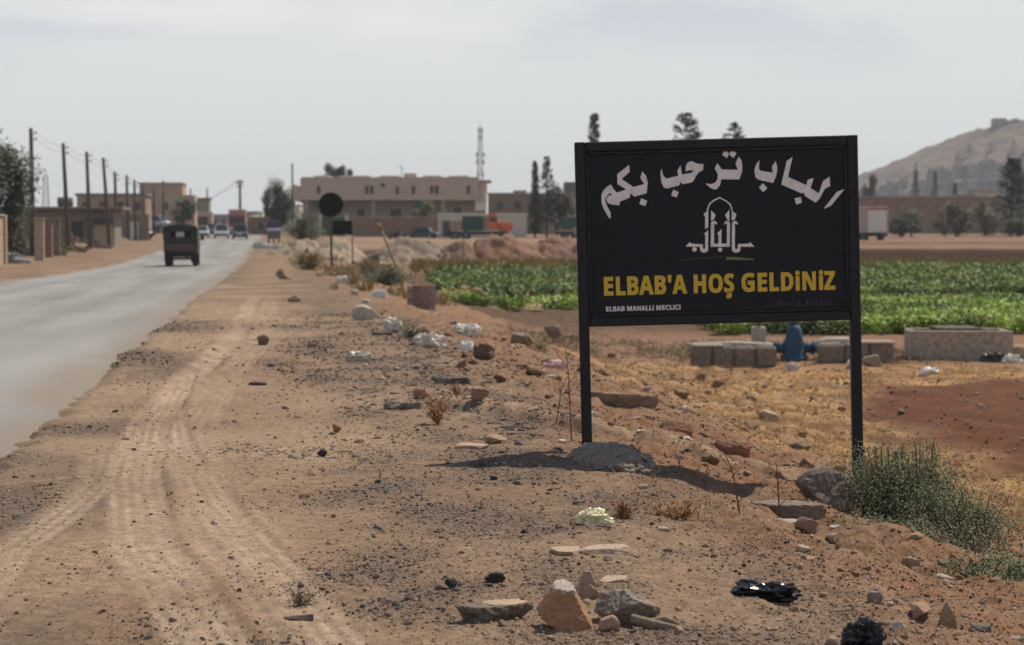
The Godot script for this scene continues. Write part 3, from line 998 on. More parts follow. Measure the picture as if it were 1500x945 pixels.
func foliage(b: Buf, c: Vector3, r: Vector3, n: int, size: float, tones: Array, clumps: int) -> void:
	n = int(n * 2.0)
	size *= 1.35
	var at := []
	for i in clumps:
		var q := Vector3(rng.randfn(), rng.randfn(), rng.randfn()).normalized() * pow(rng.randf(), 0.45) * 0.86
		at.append([q, rng.randf_range(0.2, 0.44), tones[rng.randi() % tones.size()]])
	for i in n:
		var k: Array = at[rng.randi() % clumps]
		var q: Vector3 = k[0] + Vector3(rng.randfn(), rng.randfn(), rng.randfn()).normalized() * pow(rng.randf(), 0.5) * float(k[1])
		var t: Color = k[2]
		var w := rng.randf_range(0.7, 1.25)
		b.tint = Color(t.r * w, t.g * w, t.b * w)
		var along := Vector3(rng.randfn(), rng.randfn() * 0.8 - 0.1, rng.randfn()).normalized() * size * rng.randf_range(0.6, 1.3)
		b.leaf(c + q * r, along, size * rng.randf_range(0.35, 0.6))


func broad_tree(called: String, label: String, at: Vector3, h: float, r: Vector3, low: float, n: int, leaf: float, c: Color, clumps := 26, group := "") -> Node3D:
	var t := thing(called, label, "tree", at, 0, group)
	var tr := Buf.new(true)
	tr.tube([Vector3(0, -0.3, 0), Vector3(0.08, low * 0.6, 0.05), Vector3(0.02, low + 0.4, 0), Vector3(0.1, h * 0.8, 0)], [0.2, 0.15, 0.12, 0.03], 8)
	var bark := mat(Color(0.1, 0.08, 0.06), 0.9)
	part("trunk", tr, bark, t)
	for i in 6:
		var a := rng.randf() * TAU
		var l := Buf.new(true)
		var y0 := low * rng.randf_range(0.7, 1.2)
		var e := Vector3(cos(a) * r.x * 0.75, lerpf(y0, h, rng.randf_range(0.5, 0.85)), sin(a) * r.z * 0.75)
		l.tube([Vector3(0.05, y0, 0), Vector3(e.x * 0.5, lerpf(y0, e.y, 0.6), e.z * 0.5), e], [0.08, 0.05, 0.015], 5)
		part("limb", l, bark, t)
	var b := Buf.new()
	b.tinted = true
	foliage(b, Vector3(0, (low + h) * 0.5, 0), Vector3(r.x, (h - low) * 0.56, r.z), n, leaf, [Color(0.8, 0.85, 0.8), Color(1.1, 1.1, 0.9), Color(1.35, 1.25, 0.9)], clumps)
	part("crown", b, leafy(c), t)
	return t


func conifer(called: String, label: String, at: Vector3, h: float, r: float, c: Color, full := 1.0, whorls := 26, group := "") -> Node3D:
	var t := thing(called, label, "tree", at, 0, group)
	var tr := Buf.new(true)
	tr.tube([Vector3(0, -0.3, 0), Vector3(0, h * 0.5, 0), Vector3(0.03, h, 0)], [0.16, 0.1, 0.015], 7)
	part("trunk", tr, mat(Color(0.085, 0.065, 0.05), 0.9), t)
	var b := Buf.new()
	b.tinted = true
	for i in whorls:
		var f := float(i) / whorls
		var y := h * (0.06 + 0.94 * f)
		var reach := r * 1.25 * pow(1.0 - f, 0.65) * (0.82 + 0.18 * sin(f * 11.0 + r * 5.0)) + 0.02
		for k in int(5 + 5 * full):
			if rng.randf() > 0.55 + 0.45 * full:
				continue
			var a := rng.randf() * TAU
			var long := reach * rng.randf_range(0.75, 1.12)
			var w := rng.randf_range(0.65, 1.3)
			b.tint = Color(w, w, w * 0.95)
			for q in 10:
				var s := pow((q + rng.randf()) / 10.0, 0.6)
				var p := Vector3(cos(a) * long * s, y + long * 0.28 * s + rng.randf_range(-0.08, 0.08), sin(a) * long * s)
				var along := Vector3(cos(a) + rng.randfn() * 0.6, 0.5 + rng.randfn() * 0.5, sin(a) + rng.randfn() * 0.6).normalized() * (0.1 + 0.16 * minf(r, 1.6)) * rng.randf_range(0.6, 1.3)
				b.leaf(p, along, 0.07 + 0.07 * r)
	part("crown", b, leafy(c, 0.3), t)
	return t


func build_trees() -> void:
	var olive := Color(0.07, 0.085, 0.035)
	var deep := Color(0.028, 0.036, 0.022)
	broad_tree("roadside_tree", "tall leafy tree cut by the left edge of the picture above the plot wall", Vector3(-30.6, land(-30, 115), -115), 7.6, Vector3(3.2, 3.2, 2.8), 1.4, 6500, 0.2, Color(0.03, 0.042, 0.014), 60)
	broad_tree("sapling", "slim loose-leaved young tree between the left edge tree and the nearest pole", Vector3(-32.4, land(-32, 131), -131), 5.8, Vector3(1.0, 2.0, 0.9), 1.2, 900, 0.17, Color(0.07, 0.085, 0.03), 22)
	broad_tree("street_tree", "round dense green tree by the road at the left end of the long villa", Vector3(-32.1, 0.6, -275), 7.6, Vector3(2.4, 2.8, 2.0), 1.2, 4600, 0.24, Color(0.045, 0.065, 0.02), 60)
	broad_tree("villa_tree", "left of two green tree tops that show above the long villa's roof", Vector3(-27.6, 0.6, -300), 10.3, Vector3(1.6, 1.7, 1.3), 6.2, 1600, 0.24, Color(0.055, 0.075, 0.035), 12)
	broad_tree("villa_tree", "right and larger of two green tree tops that show above the long villa's roof", Vector3(-25.5, 0.6, -300), 10.5, Vector3(2.1, 1.8, 1.6), 6.2, 2200, 0.24, Color(0.055, 0.075, 0.035), 14)
	broad_tree("courtyard_tree", "yellow-green small tree before the long villa's ground floor", Vector3(-11.2, 0.3, -250), 4.8, Vector3(1.5, 1.4, 1.3), 1.5, 1300, 0.18, Color(0.12, 0.12, 0.04), 18)
	broad_tree("block_house_tree", "dark rounded tree at the right foot of the tall block house", Vector3(-47.0, 0.8, -285), 5.2, Vector3(1.9, 1.7, 1.6), 1.2, 1500, 0.24, Color(0.04, 0.055, 0.025), 16)
	conifer("cypress", "narrow dark cypress, left of the pair beside the welcome board", Vector3(2.75, 0.3, -240), 9.3, 0.8, deep, 1.0, 46)
	conifer("spruce", "taller thin wispy conifer right of the narrow cypress", Vector3(4.2, 0.3, -241), 9.9, 1.5, deep, 0.5, 34)
	broad_tree("dark_tree", "low dark spreading tree at the foot of the cypress pair", Vector3(5.5, 0.3, -246), 6.2, Vector3(2.3, 2.2, 2.0), 0.8, 2600, 0.24, Color(0.03, 0.034, 0.022), 24)
	conifer("pine", "conifer whose narrow tip shows above the board's top left corner", Vector3(9.9, 0.3, -240), 15.0, 1.9, deep, 0.9, 44)
	conifer("pine", "broad conifer whose tip shows above the middle of the board", Vector3(20.9, 0.3, -240), 15.1, 4.6, Color(0.045, 0.05, 0.035), 0.6, 38)
	conifer("pine", "conifer whose small tip shows above the board right of its middle", Vector3(26.6, 0.3, -240), 13.9, 3.4, Color(0.045, 0.05, 0.035), 0.6, 38)
	conifer("pine", "big dark shaggy conifer at the right edge of the picture", Vector3(64.6, 0.4, -258), 10.1, 3.6, Color(0.03, 0.034, 0.024), 1.0, 34)
	conifer("spruce", "thin dark spire behind the big shaggy conifer at the right edge", Vector3(71.0, 0.4, -280), 10.9, 1.5, deep, 0.9, 36)
	broad_tree("orchard_shrub", "rounded olive shrub, first right of the white box truck", Vector3(50.0, 0.3, -250), 4.0, Vector3(2.0, 1.9, 1.8), 0.4, 1700, 0.2, Color(0.075, 0.075, 0.04), 20, "shrubs along the orchard wall")
	broad_tree("orchard_shrub", "widest dark olive shrub in the middle of the row along the orchard wall", Vector3(54.6, 0.3, -245), 4.1, Vector3(3.0, 2.0, 2.0), 0.3, 2600, 0.2, Color(0.055, 0.058, 0.032), 28, "shrubs along the orchard wall")
	broad_tree("orchard_shrub", "yellowish shrub just left of the big dark conifer", Vector3(59.3, 0.3, -250), 4.5, Vector3(2.1, 2.0, 1.8), 0.3, 1700, 0.2, Color(0.1, 0.1, 0.045), 20, "shrubs along the orchard wall")
	broad_tree("orchard_shrub", "low dark shrub in the shadow at the foot of the big conifer", Vector3(62.2, 0.3, -245), 2.6, Vector3(2.6, 1.2, 1.6), 0.1, 1500, 0.2, Color(0.04, 0.045, 0.028), 20, "shrubs along the orchard wall")
	broad_tree("orchard_shrub", "low dark shrub between the white box truck and the widest shrub", Vector3(46.9, 0.3, -240), 2.5, Vector3(2.2, 1.1, 1.4), 0.1, 1200, 0.2, Color(0.04, 0.045, 0.03), 18, "shrubs along the orchard wall")
	for q in [[101.1, 15.6, "tallest"], [106.0, 15.2, "middle"], [111.0, 12.2, "shortest and rightmost"]]:
		conifer("cypress", q[2] + " of three far cypresses standing behind the orchard wall", Vector3(q[0], 0.5, -500), q[1], 1.7, Color(0.04, 0.046, 0.04), 1.0, 34, "far cypresses behind the orchard wall")
	broad_tree("dark_tree", "dark upright tree behind the orchard wall next to the board's right edge", Vector3(81.0, 0.5, -450), 13.0, Vector3(2.1, 5, 2), 3.0, 2200, 0.4, Color(0.045, 0.047, 0.045), 22)
	conifer("cypress", "lone pointed cypress standing on the far hill's slope against the sky", Vector3(262.8, hill_height(262.8, 1300) - 0.3, -1300), 17, 2.4, Color(0.045, 0.05, 0.045), 1.0, 34)
	var first: Node3D
	for i in 9:
		var x: float = [208, 212, 219, 222, 228, 231, 234, 238, 243][i]
		var d := 1200.0 + 12 * (i % 4)
		var p := Vector3(x, hill_height(x, d) - 0.5, -d)
		var tall: float = [1.35, 1.1, 0.9, 1.3, 1.05, 1.3, 0.85, 1.2, 0.95][i]
		if i == 0:
			first = conifer("hill_pine", "small pine in the cluster on the far hill's left shoulder", p, 12, 2.6, Color(0.05, 0.055, 0.05), 0.8, 20, "pines on the hill's left shoulder")
			first.scale = Vector3(1, tall, 1)
		else:
			copy(first, p, i * 1.3, "small pine in the cluster on the far hill's left shoulder", Vector3(1, tall, 1))
	# scrubby trees among the grey houses
	for i in 80:
		var x := 205.0 + rng.randf() * 130.0
		var d := 1130.0 + rng.randf() * (180.0 if i % 4 else 265.0)
		copy(first, Vector3(x, hill_height(x, d) - 0.5, -d), i, "small dark tree among the grey houses under the far hill", Vector3(1.3, rng.randf_range(0.5, 0.9), 1.3)).set_meta("group", "trees among the hillside houses")
	# scrub by the road in the middle distance
	willow("roadside_bush", "large feathery grey-green bush leaning over the road bank", Vector3(-20.4, land(-20.4, 195) - 0.2, -195), Vector3(2.1, 2.4, 1.6), 2600, 0.3, Color(0.105, 0.115, 0.05))
	willow("dry_bush", "straw-yellow dry bush on the bank left of the round sign", Vector3(-9.5, land(-9.5, 92) - 0.1, -92), Vector3(1.1, 0.75, 0.9), 1700, 0.16, Color(0.26, 0.19, 0.08))
	willow("dry_bush", "low straw-yellow dry bush right of the blank square sign", Vector3(-6.6, land(-6.6, 90) - 0.1, -90), Vector3(1.3, 0.6, 0.9), 1500, 0.15, Color(0.24, 0.175, 0.075))
	willow("green_bush", "low grey-green bush on the bank behind the leaning stick", Vector3(-4.6, land(-4.6, 72) - 0.1, -72), Vector3(1.3, 0.55, 0.7), 1700, 0.13, Color(0.085, 0.1, 0.05))
	willow("green_bush", "small dark green bush on the bank below the courtyard wall", Vector3(-8.6, land(-8.6, 125) - 0.1, -125), Vector3(1.0, 0.7, 0.7), 900, 0.17, Color(0.06, 0.07, 0.04))
	willow("dry_bush", "orange-brown dry weeds at the foot of the round sign", Vector3(-7.0, land(-7.0, 78) - 0.1, -78), Vector3(1.1, 0.35, 0.9), 1000, 0.12, Color(0.27, 0.165, 0.07))


func willow(called: String, label: String, at: Vector3, r: Vector3, n: int, leaf: float, c: Color) -> Node3D:
	var t := thing(called, label, "bush", at)
	var st := Buf.new()
	var b := Buf.new()
	b.tinted = true
	var stems := 22
	for i in stems:
		var a := rng.randf() * TAU
		var lean := rng.randf_range(0.15, 1.0)
		var tip := Vector3(cos(a) * r.x * lean, r.y * (1.15 - 0.55 * lean * lean) * rng.randf_range(0.75, 1.1), sin(a) * r.z * lean)
		st.tube([Vector3(cos(a) * 0.08, -0.1, sin(a) * 0.08), tip * Vector3(0.4, 0.6, 0.4), tip], [0.02 * r.y, 0.012 * r.y, 0.004], 4, false)
		var w := rng.randf_range(0.75, 1.3)
		for k in n / stems:
			var s := pow(rng.randf(), 0.6)
			var p := (tip * Vector3(0.4, 0.6, 0.4) * 2 * s * (1 - s)) + tip * s * s
			p += Vector3(rng.randfn(), rng.randfn(), rng.randfn()) * 0.1 * r.x
			var w2 := w * rng.randf_range(0.75, 1.25)
			b.tint = Color(w2, w2, w2 * 0.95)
			b.leaf(p, (tip.normalized() + Vector3(rng.randfn(), rng.randfn() - 0.2, rng.randfn()) * 0.7).normalized() * leaf, leaf * 0.35)
	part("stems", st, mat(Color(0.14, 0.1, 0.065), 0.9), t)
	part("foliage", b, leafy(c), t)
	return t


func build_poles() -> void:
	var wood := mat(Color(0.085, 0.07, 0.055), 0.95, "mottle", 0.8)
	var iron := mat(Color(0.05, 0.05, 0.05), 0.6)
	var spots := [[-30.55, 127, 7.9, 0.2], [-31.2, 140, 7.5, 2.0], [-32.2, 152, 7.35, 1.4], [-32.95, 163, 7.3, 3.4], [-34.9, 176, 6.5, 1.2], [-36.2, 188, 6.5, 1.0], [-38.7, 205, 6.5, 1.0], [-41.6, 225, 6.45, 0.6], [-44.0, 245, 6.55, 0.0], [-45.8, 262, 7.7, 0.0]]
	var nth := ["nearest and tallest", "second nearest", "third nearest", "fourth nearest and most tilted", "fifth nearest", "sixth nearest", "seventh nearest", "eighth nearest", "second farthest", "farthest"]
	var tops := []
	for i in spots.size():
		var s: Array = spots[i]
		var base := Vector3(s[0], land(s[0], s[1]), -s[1])
		var p := thing("power_pole", nth[i] + " weathered wooden power pole in the row left of the road", "power pole", base, 0, "power poles left of the road")
		p.rotation.z = deg_to_rad(s[3])
		var h: float = s[2] - base.y
		var b := Buf.new(true)
		b.tube([Vector3(0, -0.5, 0), Vector3(0.02, h * 0.5, 0), Vector3(0, h, 0)], [0.17, 0.15, 0.12], 10)
		part("shaft", b, wood, p)
		for k in 2:
			b = Buf.new()
			b.box(Vector3(0.16, h - 0.35 - 0.4 * k, 0), Vector3(0.3, 0.05, 0.05))
			b.tube([Vector3(0.29, h - 0.35 - 0.4 * k, 0), Vector3(0.29, h - 0.2 - 0.4 * k, 0)], [0.05, 0.04], 6)
			part("insulator", b, iron, p)
		tops.append(p.transform * Vector3(0.29, h - 0.2, 0))
	for k in 2:
		var b := Buf.new()
		for i in tops.size() - 1:
			var pts := []
			var rad := []
			for q in 13:
				var t := q / 12.0
				pts.append(tops[i].lerp(tops[i + 1], t) + Vector3(0, -0.4 * k - 1.4 * t * (1 - t), 0))
				rad.append(0.011)
			b.tube(pts, rad, 4, false)
		solo("overhead_wire", b, iron, ["upper", "lower"][k] + " thin black wire strung along the row of power poles", "wire")
	# a pole and a cross-armed pole further on
	var b2 := Buf.new(true)
	b2.tube([Vector3(0, -0.3, 0), Vector3(0, 9.3, 0)], [0.15, 0.11], 8)
	var lp := thing("lamp_pole", "single thin bare pole rising behind the long villa's left end", "pole", Vector3(-28.4, 0.5, -258))
	part("shaft", b2, wood, lp)
	b2 = Buf.new(); b2.box(Vector3(0, 9.2, 0), Vector3(0.3, 0.12, 0.2), 0.02); part("cap", b2, iron, lp)
	var tp := thing("cross_arm_pole", "power pole with a heavy cross-arm at the far end of the road", "power pole", Vector3(-40.9, 0.6, -300))
	b2 = Buf.new(true); b2.tube([Vector3(0, -0.3, 0), Vector3(0, 8.1, 0)], [0.24, 0.17], 8); part("shaft", b2, wood, tp)
	for k in 2:
		b2 = Buf.new(); b2.box(Vector3(0, 7.7 - 0.55 * k, 0.2), Vector3(1.15 - 0.2 * k, 0.2, 0.16)); part("cross_arm", b2, iron, tp)
	for k in 3:
		b2 = Buf.new(); b2.tube([Vector3(-0.45 + 0.45 * k, 7.8, 0.2), Vector3(-0.45 + 0.45 * k, 8.1, 0.2)], [0.07, 0.05], 6); part("insulator", b2, iron, tp)
	b2 = Buf.new()
	for k in 2:
		var pts := []
		var rad := []
		for q in 17:
			var t := q / 16.0
			pts.append(Vector3(-41.2 + 0.6 * k, 8.7, -299.8).lerp(Vector3(-53, 5.6, -335), t) + Vector3(0, -1.6 * t * (1 - t), 0))
			rad.append(0.025)
		b2.tube(pts, rad, 4, false)
	solo("house_wire", b2, iron, "pair of slack wires from the cross-armed pole to the unfinished house", "wire")
	lattice("radio_mast", "tall steel lattice mast with antennas rising behind the long villa", Vector3(-6.85, 0.5, -430), 22.6, 0.75, 0.28, 20, true)
	lattice("lattice_pylon", "far thin lattice pylon above the low house on the left", Vector3(-93.5, 0.9, -400), 11.2, 0.8, 0.35, 10, false)


func lattice(called: String, label: String, at: Vector3, h: float, foot: float, top: float, bays: int, aerials: bool) -> void:
	var steel := mat(Color(0.24, 0.24, 0.25), 0.5)
	var t := thing(called, label, "mast", at, 0.4)
	var b: Buf
	for i in 4:
		var sx := -1.0 if i % 2 == 0 else 1.0
		var sz := -1.0 if i < 2 else 1.0
		b = Buf.new()
		b.tube([Vector3(sx * foot, -0.2, sz * foot), Vector3(sx * top, h, sz * top)], [0.06, 0.04], 5)
		part("leg", b, steel, t)
	b = Buf.new()
	for k in bays:
		var y0 := h * k / bays
		var y1 := h * (k + 1) / bays
		var w0 := lerpf(foot, top, float(k) / bays)
		var w1 := lerpf(foot, top, float(k + 1) / bays)
		for s in 4:
			var a := Basis(Vector3.UP, s * PI / 2)
			b.tube([a * Vector3(-w0, y0, w0), a * Vector3(w1, y1, w1)], [0.022, 0.022], 4, false)
			b.tube([a * Vector3(w0, y0, w0), a * Vector3(-w1, y1, w1)], [0.022, 0.022], 4, false)
			b.tube([a * Vector3(-w1, y1, w1), a * Vector3(w1, y1, w1)], [0.022, 0.022], 4, false)
	part("bracing", b, steel, t)
	if aerials:
		for q in [[0.97, 0.4], [0.9, 0.35], [0.74, 0.85], [0.67, 0.8], [0.56, 0.6]]:
			for s in [-1.0, 1.0]:
				b = Buf.new()
				b.box(Vector3(s * q[1], h * q[0], 0.1), Vector3(0.26, 1.0, 0.26), 0.03)
				b.box(Vector3(s * q[1] * 0.5, h * q[0], 0.1), Vector3(q[1], 0.08, 0.08))
				part("antenna", b, steel, t)
	b = Buf.new(); b.tube([Vector3(0, h, 0), Vector3(0, h + 1.5, 0)], [0.05, 0.02], 5); part("spike", b, steel, t)


func wheel(t: Node3D, at: Vector3, r: float, w: float, tyre: Material, rim: Material) -> void:
	var b := Buf.new(true)
	b.tube([at - Vector3(w * 0.5, 0, 0), at - Vector3(w * 0.36, 0, 0), at + Vector3(w * 0.36, 0, 0), at + Vector3(w * 0.5, 0, 0)], [r * 0.86, r, r, r * 0.86], 18)
	var o := part("wheel", b, tyre, t)
	b = Buf.new()
	b.tube([at - Vector3(w * 0.52, 0, 0), at + Vector3(w * 0.52, 0, 0)], [r * 0.55, r * 0.55], 14)
	part("rim", b, rim, o)


func car(label: String, at: Vector3, turn: float, paint: Color, tall := 1.45, front := true) -> Node3D:
	# a saloon whose nose points along -z before it is turned
	var t := thing("car", label, "car", at, turn, "cars at the far end of the road")
	var pm := mat(paint, 0.35)
	pm.clearcoat_enabled = true
	var glass := mat(Color(0.03, 0.035, 0.04), 0.12)
	var black := mat(Color(0.02, 0.02, 0.02), 0.8)
	var rim := mat(Color(0.35, 0.35, 0.36), 0.4)
	var b := Buf.new()
	b.box(Vector3(0, 0.58, 0), Vector3(1.7, 0.5, 4.2), 0.13)
	b.box(Vector3(0, 0.36, 0), Vector3(1.6, 0.3, 4.05), 0.08)
	part("body", b, pm, t)
	b = Buf.new(); b.frustum(Rect2(-0.78, -0.95, 1.56, 2.45), 0.82, Rect2(-0.62, -0.35, 1.24, 1.45), tall - 0.06); part("windows", b, glass, t)
	b = Buf.new(); b.box(Vector3(0, tall - 0.03, 0.37), Vector3(1.26, 0.07, 1.5), 0.03)
	for s in [-1.0, 1.0]:
		for z in [[-0.93, -0.34], [0.3, 0.37], [1.48, 1.09]]:
			b.tube([Vector3(s * 0.78, 0.82, z[0]), Vector3(s * 0.63, tall - 0.05, z[1])], [0.045, 0.04], 5)
	part("roof", b, pm, t)
	for s in [-1.0, 1.0]:
		wheel(t, Vector3(s * 0.76, 0.31, -1.3), 0.31, 0.2, black, rim)
		wheel(t, Vector3(s * 0.76, 0.31, 1.3), 0.31, 0.2, black, rim)
		b = Buf.new(); b.box(Vector3(s * 0.62, 0.66, -2.08), Vector3(0.32, 0.14, 0.08), 0.02); part("headlight", b, mat(Color(0.7, 0.7, 0.68), 0.15), t)
		b = Buf.new(); b.box(Vector3(s * 0.66, 0.66, 2.09), Vector3(0.28, 0.16, 0.06), 0.02); part("tail_light", b, mat(Color(0.3, 0.02, 0.02), 0.25), t)
		b = Buf.new(); b.box(Vector3(s * 0.9, 0.92, -0.65), Vector3(0.16, 0.12, 0.1), 0.02); part("mirror", b, pm, t)
	b = Buf.new(); b.box(Vector3(0, 0.4, -2.1), Vector3(1.5, 0.14, 0.1), 0.03); b.box(Vector3(0, 0.42, 2.1), Vector3(1.6, 0.16, 0.1), 0.03); part("bumper", b, black, t)
	b = Buf.new(); b.box(Vector3(0, 0.56, 2.125), Vector3(0.5, 0.12, 0.02)); part("number_plate", b, mat(Color(0.6, 0.6, 0.58), 0.5), t)
	return t


func build_vehicles() -> void:
	var away := 0.1165
	var black := mat(Color(0.018, 0.018, 0.018), 0.85)
	var glass := mat(Color(0.03, 0.035, 0.04), 0.15)
	var rim := mat(Color(0.12, 0.12, 0.12), 0.6)
	var b: Buf
	# the dark canvas-backed truck driving away
	var olive := mat(Color(0.028, 0.029, 0.021), 0.7)
	var canvas := mat(Color(0.042, 0.042, 0.034), 0.95, "plaster", 1.5)
	var t := thing("army_truck", "dark olive canvas-backed light truck driving away along the road", "truck", Vector3(-17.25, road_level(104) + 0.05, -104), away)
	b = Buf.new(); b.box(Vector3(0, 0.72, -0.9), Vector3(1.5, 0.2, 4.4), 0.04); part("chassis", b, black, t)
	b = Buf.new(); b.box(Vector3(0, 1.05, -3.1), Vector3(1.62, 0.75, 1.3), 0.12); part("bonnet", b, olive, t)
	b = Buf.new(); b.box(Vector3(0, 1.15, -1.9), Vector3(1.7, 0.9, 1.3), 0.08); b.frustum(Rect2(-0.84, -2.5, 1.68, 1.25), 1.6, Rect2(-0.74, -2.2, 1.48, 0.95), 2.02); part("cab", b, olive, t)
	b = Buf.new()
	for s in [-1.0, 1.0]:
		b.box(Vector3(s * 0.83, 1.0, -0.15), Vector3(0.06, 0.55, 2.5), 0.02)
	b.box(Vector3(0, 0.8, -0.15), Vector3(1.68, 0.08, 2.5))
	b.box(Vector3(0, 1.0, -1.38), Vector3(1.68, 0.55, 0.06))
	part("load_bed", b, olive, t)
	b = Buf.new(); b.box(Vector3(0, 1.0, 1.12), Vector3(1.56, 0.42, 0.06), 0.02)
	for s in [-1.0, 0.0, 1.0]:
		b.box(Vector3(s * 0.6, 1.0, 1.16), Vector3(0.05, 0.4, 0.04))
	part("tailgate", b, mat(Color(0.085, 0.07, 0.06), 0.7), t, "brownish dusty tailgate")
	b = Buf.new()
	var arc := PackedVector2Array()
	for k in 11:
		var a := PI * k / 10.0
		arc.append(Vector2(cos(a) * 0.86, 1.98 + 0.22 * sin(a)))
	arc.append(Vector2(-0.86, 1.25)); arc.append(Vector2(-0.8, 1.25)); arc.append(Vector2(-0.8, 1.96))
	for k in range(10, -1, -1):
		var a2 := PI * k / 10.0
		arc.append(Vector2(-cos(a2) * -0.8, 1.96 + 0.18 * sin(a2)))
	arc.append(Vector2(0.8, 1.25)); arc.append(Vector2(0.86, 1.25))
	b.prism(arc, -1.35, 1.1)
	b.box(Vector3(0, 1.6, -1.33), Vector3(1.6, 0.8, 0.03))
	part("canvas_cover", b, canvas, t)
	b = Buf.new(); b.box(Vector3(0, 1.98, 1.0), Vector3(1.6, 0.28, 0.05), 0.02)
	for s in [-1.0, 1.0]:
		b.box(Vector3(s * 0.66, 1.62, 1.0), Vector3(0.3, 0.75, 0.05), 0.02)
	b.box(Vector3(0, 1.38, 1.0), Vector3(1.0, 0.32, 0.05), 0.02)
	part("rear_flap", b, canvas, t)
	b = Buf.new(); b.box(Vector3(-0.02, 1.68, 1.035), Vector3(0.42, 0.26, 0.02), 0.01); part("rear_window", b, mat(Color(0.36, 0.36, 0.34), 0.3), t, "pale plastic window in the rear flap")
	b = Buf.new(); b.box(Vector3(0, 0.66, 1.15), Vector3(1.62, 0.3, 0.1), 0.03); part("bumper", b, black, t)
	b = Buf.new(); b.box(Vector3(0.02, 0.7, 1.215), Vector3(0.42, 0.12, 0.02)); part("number_plate", b, mat(Color(0.1, 0.1, 0.09), 0.5), t)
	for s in [-1.0, 1.0]:
		wheel(t, Vector3(s * 0.7, 0.38, 0.25), 0.38, 0.24, black, rim)
		wheel(t, Vector3(s * 0.7, 0.38, -2.9), 0.38, 0.24, black, rim)
		b = Buf.new(); b.box(Vector3(s * 0.68, 0.48, 0.75), Vector3(0.34, 0.5, 0.03)); part("mud_flap", b, black, t)
		b = Buf.new(); b.box(Vector3(s * 0.7, 0.9, 1.2), Vector3(0.14, 0.1, 0.05), 0.02); part("tail_light", b, mat(Color(0.12, 0.012, 0.012), 0.3), t)
		b = Buf.new(); b.box(Vector3(s * 1.0, 1.5, -2.2), Vector3(0.16, 0.28, 0.08), 0.02); b.tube([Vector3(s * 0.84, 1.4, -2.2), Vector3(s * 1.0, 1.5, -2.2)], [0.02, 0.02], 5); part("mirror", b, black, t)
	b = Buf.new(); b.tube([Vector3(0.3, 0.52, -2.9), Vector3(0.3, 0.52, 1.0)], [0.05, 0.05], 6); b.box(Vector3(0, 0.42, 0.25), Vector3(1.2, 0.12, 0.14), 0.03); part("rear_axle", b, black, t)
	# cars and other traffic further on
	car("white saloon car coming towards the viewer just right of the army truck", Vector3(-36.6, road_level(235) + 0.06, -235), away + PI, Color(0.62, 0.62, 0.6), 1.4)
	car("dark teal car half hidden between the white saloon and the silver car", Vector3(-38.4, road_level(255) + 0.1, -255), away + PI, Color(0.06, 0.085, 0.095), 1.5)
	car("silver car coming towards the viewer in the middle of the road", Vector3(-33.8, road_level(232) + 0.06, -232), away + PI, Color(0.5, 0.51, 0.53), 1.62)
	car("dark grey car driving away in the right-hand lane behind the silver car", Vector3(-30.7, road_level(225) + 0.06, -225), away, Color(0.1, 0.105, 0.115), 1.66)
	car("dark blue car parked on the left verge beyond the power poles", Vector3(-39.6, land(-39.6, 211) + 0.02, -211), away + 0.5, Color(0.02, 0.03, 0.085), 1.5).set_meta("group", "")
	car("black car parked before the courtyard wall of the villa", Vector3(-10.6, 0.22, -232), 1.3, Color(0.015, 0.015, 0.017), 1.35)
	car("dark car parked further along the left verge behind the blue car", Vector3(-44.6, land(-44, 214) + 0.02, -216), away + 0.3, Color(0.03, 0.032, 0.035), 1.5)
	car("light grey-blue pickup-high car in the yard before the tall block house", Vector3(-47.0, land(-47, 262) + 0.9, -262), 1.2, Color(0.4, 0.45, 0.55), 1.6)
	# red lorry seen from the front
	var red := mat(Color(0.22, 0.03, 0.035), 0.5)
	t = thing("red_lorry", "red lorry with a pinkish load coming along the far road", "truck", Vector3(-38.3, road_level(275) + 0.04, -278), away + PI)
	b = Buf.new(); b.box(Vector3(0, 1.75, -2.6), Vector3(2.2, 2.1, 1.7), 0.12); part("cab", b, red, t)
	b = Buf.new(); b.box(Vector3(0, 2.1, -3.46), Vector3(1.9, 0.75, 0.06), 0.02); part("windscreen", b, glass, t)
	b = Buf.new(); b.box(Vector3(0, 0.75, -3.4), Vector3(2.2, 0.4, 0.2), 0.05); part("bumper", b, mat(Color(0.5, 0.45, 0.42), 0.6), t)
	b = Buf.new(); b.box(Vector3(0, 2.2, 1.0), Vector3(2.35, 2.7, 5.2), 0.1); part("load_body", b, mat(Color(0.42, 0.27, 0.24), 0.8), t)
	for s in [-1.0, 1.0]:
		for z in [-2.6, 1.6, 2.7]:
			wheel(t, Vector3(s * 0.95, 0.5, z), 0.5, 0.3, black, rim)
		b = Buf.new(); b.box(Vector3(s * 0.8, 1.05, -3.47), Vector3(0.3, 0.2, 0.06), 0.02); part("headlight", b, mat(Color(0.7, 0.7, 0.65), 0.2), t)
	# three-wheeler at the verge
	t = thing("cargo_three_wheeler", "small three-wheeled cargo cart with a purple canopy parked at the road's right verge", "three-wheeler", Vector3(-23.3, land(-23.3, 195) + 0.02, -195), away)
	b = Buf.new(); b.box(Vector3(0, 1.78, 0), Vector3(1.3, 0.75, 2.2), 0.08); part("canopy", b, mat(Color(0.055, 0.04, 0.085), 0.8), t)
	b = Buf.new(); b.box(Vector3(0, 1.3, 0.2), Vector3(1.34, 0.28, 2.3), 0.04); part("side_board", b, mat(Color(0.5, 0.52, 0.58), 0.6), t)
	b = Buf.new(); b.box(Vector3(0, 0.75, 0.2), Vector3(1.25, 0.7, 2.2), 0.05); part("cargo_box", b, mat(Color(0.13, 0.105, 0.1), 0.7), t)
